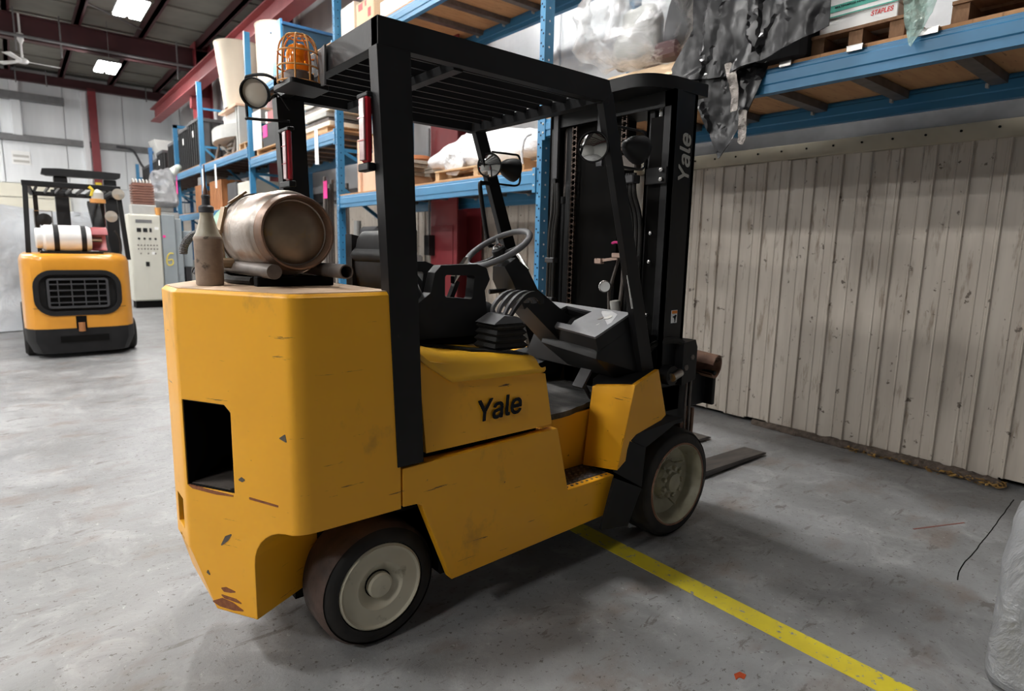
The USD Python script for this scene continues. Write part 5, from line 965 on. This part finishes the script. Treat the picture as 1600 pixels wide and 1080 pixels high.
for k in range(3):
    a = .1 + k * 2 * math.pi / 3; e = np.array([math.cos(a), math.sin(a), 0]); s_ = np.array([-math.sin(a), math.cos(a), .15])
    fn.put("fan_blade", B().hull([np.array([.55, 20, 5.79]) + e * r + s_ * w + [0, 0, h] for r, ws_ in ((.12, .05), (.75, .085)) for w in (-ws_, ws_) for h in (0, .012)]), WHITE)

# ================================================================== SECOND FORKLIFT
f2 = thing("small_forklift", "rounded amber forklift seen from behind beside the hanging film", "forklift", (.6, 10.3, 0), rot=0)
def rrect(x0, x1, z0, z1, r, seg=6):
    return Polygon([(x0 + r, z0 + r), (x1 - r, z0 + r), (x1 - r, z1 - r), (x0 + r, z1 - r)]).buffer(r, quad_segs=seg)
plan2 = Polygon([(.03, 10.6), (.03, 9.55), (.06, 9.40), (.13, 9.29), (.25, 9.245), (.6, 9.235), (.95, 9.245), (1.07, 9.29), (1.14, 9.40), (1.17, 9.55), (1.17, 10.6)])
pc = affinity.scale(plan2, .96, .985, origin=(.6, 10.2)); p0 = np.array(plan2.exterior.coords)[:-1]; p1 = np.array(pc.exterior.coords)[:-1]; p2_ = np.array(affinity.scale(plan2, 1.01, 1.0, origin=(.6, 10.2)).exterior.coords)[:-1]; p3_ = np.array(affinity.scale(plan2, .88, .96, origin=(.6, 10.2)).exterior.coords)[:-1]
cwm = B().hull([(*p, .37) for p in p2_] + [(*p, 1.19) for p in p0] + [(*p, 1.25) for p in p1] + [(*p, 1.285) for p in p3_])
gr = rrect(.135, 1.035, .53, 1.09, .2)
gq = trimesh.creation.extrude_polygon(gr, .2, engine="earcut"); gv = gq.vertices; gm_ = trimesh.Trimesh(np.c_[gv[:, 0], 9.12 + gv[:, 2], gv[:, 1]], gq.faces[:, ::-1], process=True); gm_.fix_normals()
f2.put("counterweight", B().add(cwm.man() - M(gm_)), YEL2, "rounded amber counterweight", smooth=40)
seam_ = (B().hull([(*p, .617) for p in affinity.scale(plan2, 1.0055, 1.0012, origin=(.6, 10.2)).exterior.coords[:-1]] + [(*p, .628) for p in affinity.scale(plan2, 1.0055, 1.0012, origin=(.6, 10.2)).exterior.coords[:-1]]))
f2.put("body_seam", B().add(seam_.man() - M(gm_)), mat("amber_seam", (.40, .17, .015), rough=.5))
ring = gr.difference(gr.buffer(-.055)); f2.put("grille_frame", B().prism(ring, "y", 9.225, 9.32), BLKP, "black rounded grille frame"); f2.put("grille_back", B().prism(gr.buffer(-.02), "y", 9.30, 9.33), BLKP)
inner = rrect(.27, .90, .62, .99, .04); f2.put("grille_inner", B().prism(inner.difference(inner.buffer(-.025)), "y", 9.25, 9.31), DGREY); f2.put("grille_core", B().prism(inner, "y", 9.295, 9.302), DARK)
for k in range(4): x = .38 + k * .137; f2.put("grille_bar", B().box(x - .006, x + .006, 9.262, 9.275, .63, .98), DGREY)
for k in range(4): z = .69 + k * .075; f2.put("grille_bar", B().box(.28, .89, 9.255, 9.265, z - .007, z + .007), DGREY)
q0 = affinity.scale(plan2, 1.02, 1.0, origin=(.6, 10.2)); q1 = affinity.scale(plan2, .90, .985, origin=(.6, 10.2))
f2.put("lower_body", B().hull([(*p, .37) for p in q0.exterior.coords[:-1]] + [(*p, .22) for p in q0.exterior.coords[:-1]] + [(*p, .06) for p in q1.exterior.coords[:-1]]), BLKP, "black lower counterweight")
f2.put("lower_slot", B().box(.36, .86, 9.225, 9.26, .20, .275), DARK)
f2.put("tow_recess", B().box(.53, .64, 9.228, 9.24, .36, .52, .004), DARK); f2.put("tow_pin", B().cyl((.585, 9.222, .33), (.585, 9.222, .44), .035, 12), BROWNW)
f2.put("hood", B().box(.12, 1.08, 10.45, 11.3, .5, 1.15, .03), YEL2); f2.put("chassis", B().box(.10, 1.10, 10.4, 11.6, .2, .6), DARK)
for x in (.02, 1.0):
    for (y, r) in ((9.75, .22), (11.5, .28)):
        f2.put("tire", B().lathe([(.1, 0), (r - .03, 0), (r, .03), (r, .15), (r - .03, .18), (.1, .18)], (x + (.03 if x > .5 else -.01), y, r), (1, 0, 0), 28), RUB)
for (a, c) in (((.175, 10.0, 2.15), (.14, 9.9, 1.25)), ((1.165, 10.0, 2.17), (1.225, 9.95, 1.2)), ((.30, 11.3, 2.12), (.30, 11.5, 1.0)), ((1.10, 11.3, 2.12), (1.10, 11.5, 1.0))):
    f2.put("guard_pillar", B().bar(a, c, .055, .055, (0, 1, 0)), BLK)
f2.put("guard_bar", B().box(.14, 1.20, 9.97, 10.03, 2.12, 2.19, .005), BLK); f2.put("guard_bar", B().box(.25, 1.15, 11.27, 11.33, 2.08, 2.14, .005), BLK)
for x in (.16, 1.15): f2.put("guard_bar", B().hull([(x, 10.0, 2.13), (x + .05, 10.0, 2.13), (x, 10.0, 2.18), (x + .05, 10.0, 2.18), (x + .08 * (1 if x < .5 else -.3), 11.3, 2.08), (x + .05 + .08 * (1 if x < .5 else -.3), 11.3, 2.08), (x + .1 * (1 if x < .5 else -.3), 11.3, 2.13), (x + .13 * (1 if x < .5 else -.1), 11.3, 2.13)]), BLK)
for k in range(7): x = .28 + k * .125; f2.put("guard_slat", B().box(x, x + .02, 10.0, 11.3, 2.11, 2.15), BLK)
for x in (.55, 1.18): f2.put("mast_rail", B().box(x, x + .17, 11.65, 11.8, .1, 2.40, .008), BLK)
for x in (.60, 1.22): f2.put("mast_head", B().box(x - .10, x + .16, 11.6, 11.66, 2.12, 2.2, .01), BLKP)
f2.put("mast_crown", B().prism(Polygon([(.40, 2.42), (.46, 2.40), (1.34, 2.41), (1.40, 2.44), (1.41, 2.51), (1.20, 2.515), (.62, 2.515), (.42, 2.50)]), "y", 11.6, 11.75), BLK)
f2.put("fan_guard", B().tube([(.36 + .10 * i, 10.9, 1.72 + .13 * j) for i, j in ((-1, -1), (1, -1), (1, 1), (-1, 1))], .01, 6, True), STEEL); f2.put("seat_back", lump([(.45, 10.9, 1.3), (.75, 10.9, 1.3), (.45, 10.9, 1.5), (.75, 10.9, 1.5)], .06, .05, 0, 4, 1), FABRIC)
f2.put("head_lamp", B().lathe([(0, .06), (.07, .05), (.09, 0), (0, -.01)], (.37, 10.9, 1.73), (0, 1, 0), 20), BLKP)
for (x, z) in ((1.16, 2.08), (1.06, 1.78)): f2.put("work_light", B().lathe([(0, -.05), (.06, -.04), (.075, .02), (0, .03)], (x, 9.93, z), (0, -1, 0), 18), LAMPGL)
f2.put("steering_column", B().bar((.95, 10.9, 2.0), (1.03, 10.6, 1.25), .14, .12, (0, 1, 0)), BLKP)
b2 = f2.put("beacon_base", B().lathe([(0, 0), (.09, 0), (.09, .05), (0, .06)], (.93, 10.0, 1.955), (0, 0, 1), 18), ORANGE, "orange beacon base"); b2.put("beacon_dome", B().lathe([(.07, .05), (.07, .13), (.03, .18), (0, .18)], (.93, 10.0, 1.955), (0, 0, 1), 18), SILVINK)
b2.put("yellow_tie", B().tube([(.86, 9.97, 2.04), (.88, 9.96, 2.12), (.84, 9.96, 2.16)], .02, 6), YMARK)
f2.put("hose", B().tube(smoothp([(1.12, 10.2, 1.6), (1.17, 10.2, 1.5), (1.17, 10.2, 1.3), (1.1, 10.2, 1.22)], 6), .015, 6), RUB)
t2 = thing("white_tank", "white gas tank with black straps on the second forklift", "tank", (.57, 9.62, 1.35))
t2.put("barrel", B().lathe([(0, 0), (.11, .0), (.125, .015), (.125, .07), (.145, .075), (.165, .10), (.165, .52), (.14, .57), (0, .58)], (.215, 9.6, 1.47), (1, 0, 0), 36), WHITE)
t2.put("valve_guard", B().lathe([(.15, .57), (.155, .60), (.155, .74), (.145, .745), (.14, .60)], (.215, 9.6, 1.47), (1, 0, 0), 30, .4, 4.4), RED, "red valve guard"); t2.put("valve", B().cyl((.79, 9.6, 1.47), (.90, 9.6, 1.47), .035, 12), STEEL)
for x in (.18, .46): t2.put("strap", B().lathe([(.166, x), (.171, x), (.171, x + .055), (.166, x + .055)], (.215, 9.6, 1.47), (1, 0, 0), 36), BLKP)
f2.put("tank_cradle", B().box(.25, .90, 9.50, 9.72, 1.28, 1.315, .005), BLK)

# ================================================================== PLASTIC COVERED LOADS
hf = thing("film_covered_load", "tall load under hanging milky film left of the second forklift", "covered load", (-.5, 12.8, 0))
hf.put("load_core", B().box(-1.6, 1.0, 12.75, 13.6, 0, 1.75, .03), GREYM)
hf.put("film_cover", sheet([(-1.9, .02), (-.75, .02), (.05, .02), (1.30, .02), (1.25, 1.0), (1.20, 1.93), (.55, 1.90), (-.1, 1.98), (-.7, 2.0), (-1.9, 2.05)], 0, .06, .20, 1.3, 17, .006, crease=(1, .35)).move(lambda v: np.c_[v[:, 1], 12.50 - v[:, 0] - .10 * np.clip(1 - v[:, 2], 0, 1) ** 2 * 2, v[:, 2]]), FILMF, smooth=60)
rl = thing("wrapped_load", "milky film wrapped load at the lower right corner", "wrapped load", (3.2, 0, 0))
rl.put("film_wrap", lump([(2.53, .36, .06), (2.53, -.8, .06), (4.35, .40, .06), (4.35, -.8, .06), (2.60, .36, .57), (2.60, -.8, .57), (4.3, .38, .57), (4.3, -.8, .57)], .06, .05, .018, 5, 8, 0).move(lambda v: np.c_[v[:, :2], np.maximum(v[:, 2], .003)]), FILMW, smooth=60)
rl.put("load_core", B().box(2.62, 4.2, -.75, .28, .02, .52, .02), SILVINK)

lt_ = thing("wall_litter", "brown leaves and crumbs swept against the foot of the siding", "litter", (4.75, 1.1, 0), kind="stuff")
lb_ = B(); r2 = np.random.default_rng(5)
for k in range(230):
    y = .86 + .95 * r2.random() ** 1.4; x = 4.84 - .12 * r2.random() ** 1.8; s = r2.uniform(.008, .026); a = r2.uniform(0, 6.28); z = r2.uniform(.003, .03)
    e1, e2 = np.array([math.cos(a), math.sin(a), r2.uniform(-.4, .4)]), np.array([-math.sin(a), math.cos(a), r2.uniform(-.4, .4)])
    c = np.array([x, y, z + .008]); lb_.hull([c + e1 * s, c - e1 * s, c + e2 * s * .6, c - e2 * s * .6, c + [0, 0, .004]])
lt_.put("leaves", lb_, BARK, kind="stuff")
lt_.put("sill_crumbs", lump([(4.82, .9, .02), (4.83, 1.2, .03), (4.82, 1.6, .02), (4.84, 2.1, .015), (4.85, 2.6, .01)], .018, .03, .02, 16, 3, 0), mat("dark_crumbs", (.06, .045, .035), (.13, .10, .08), rough=.9, scale=30))
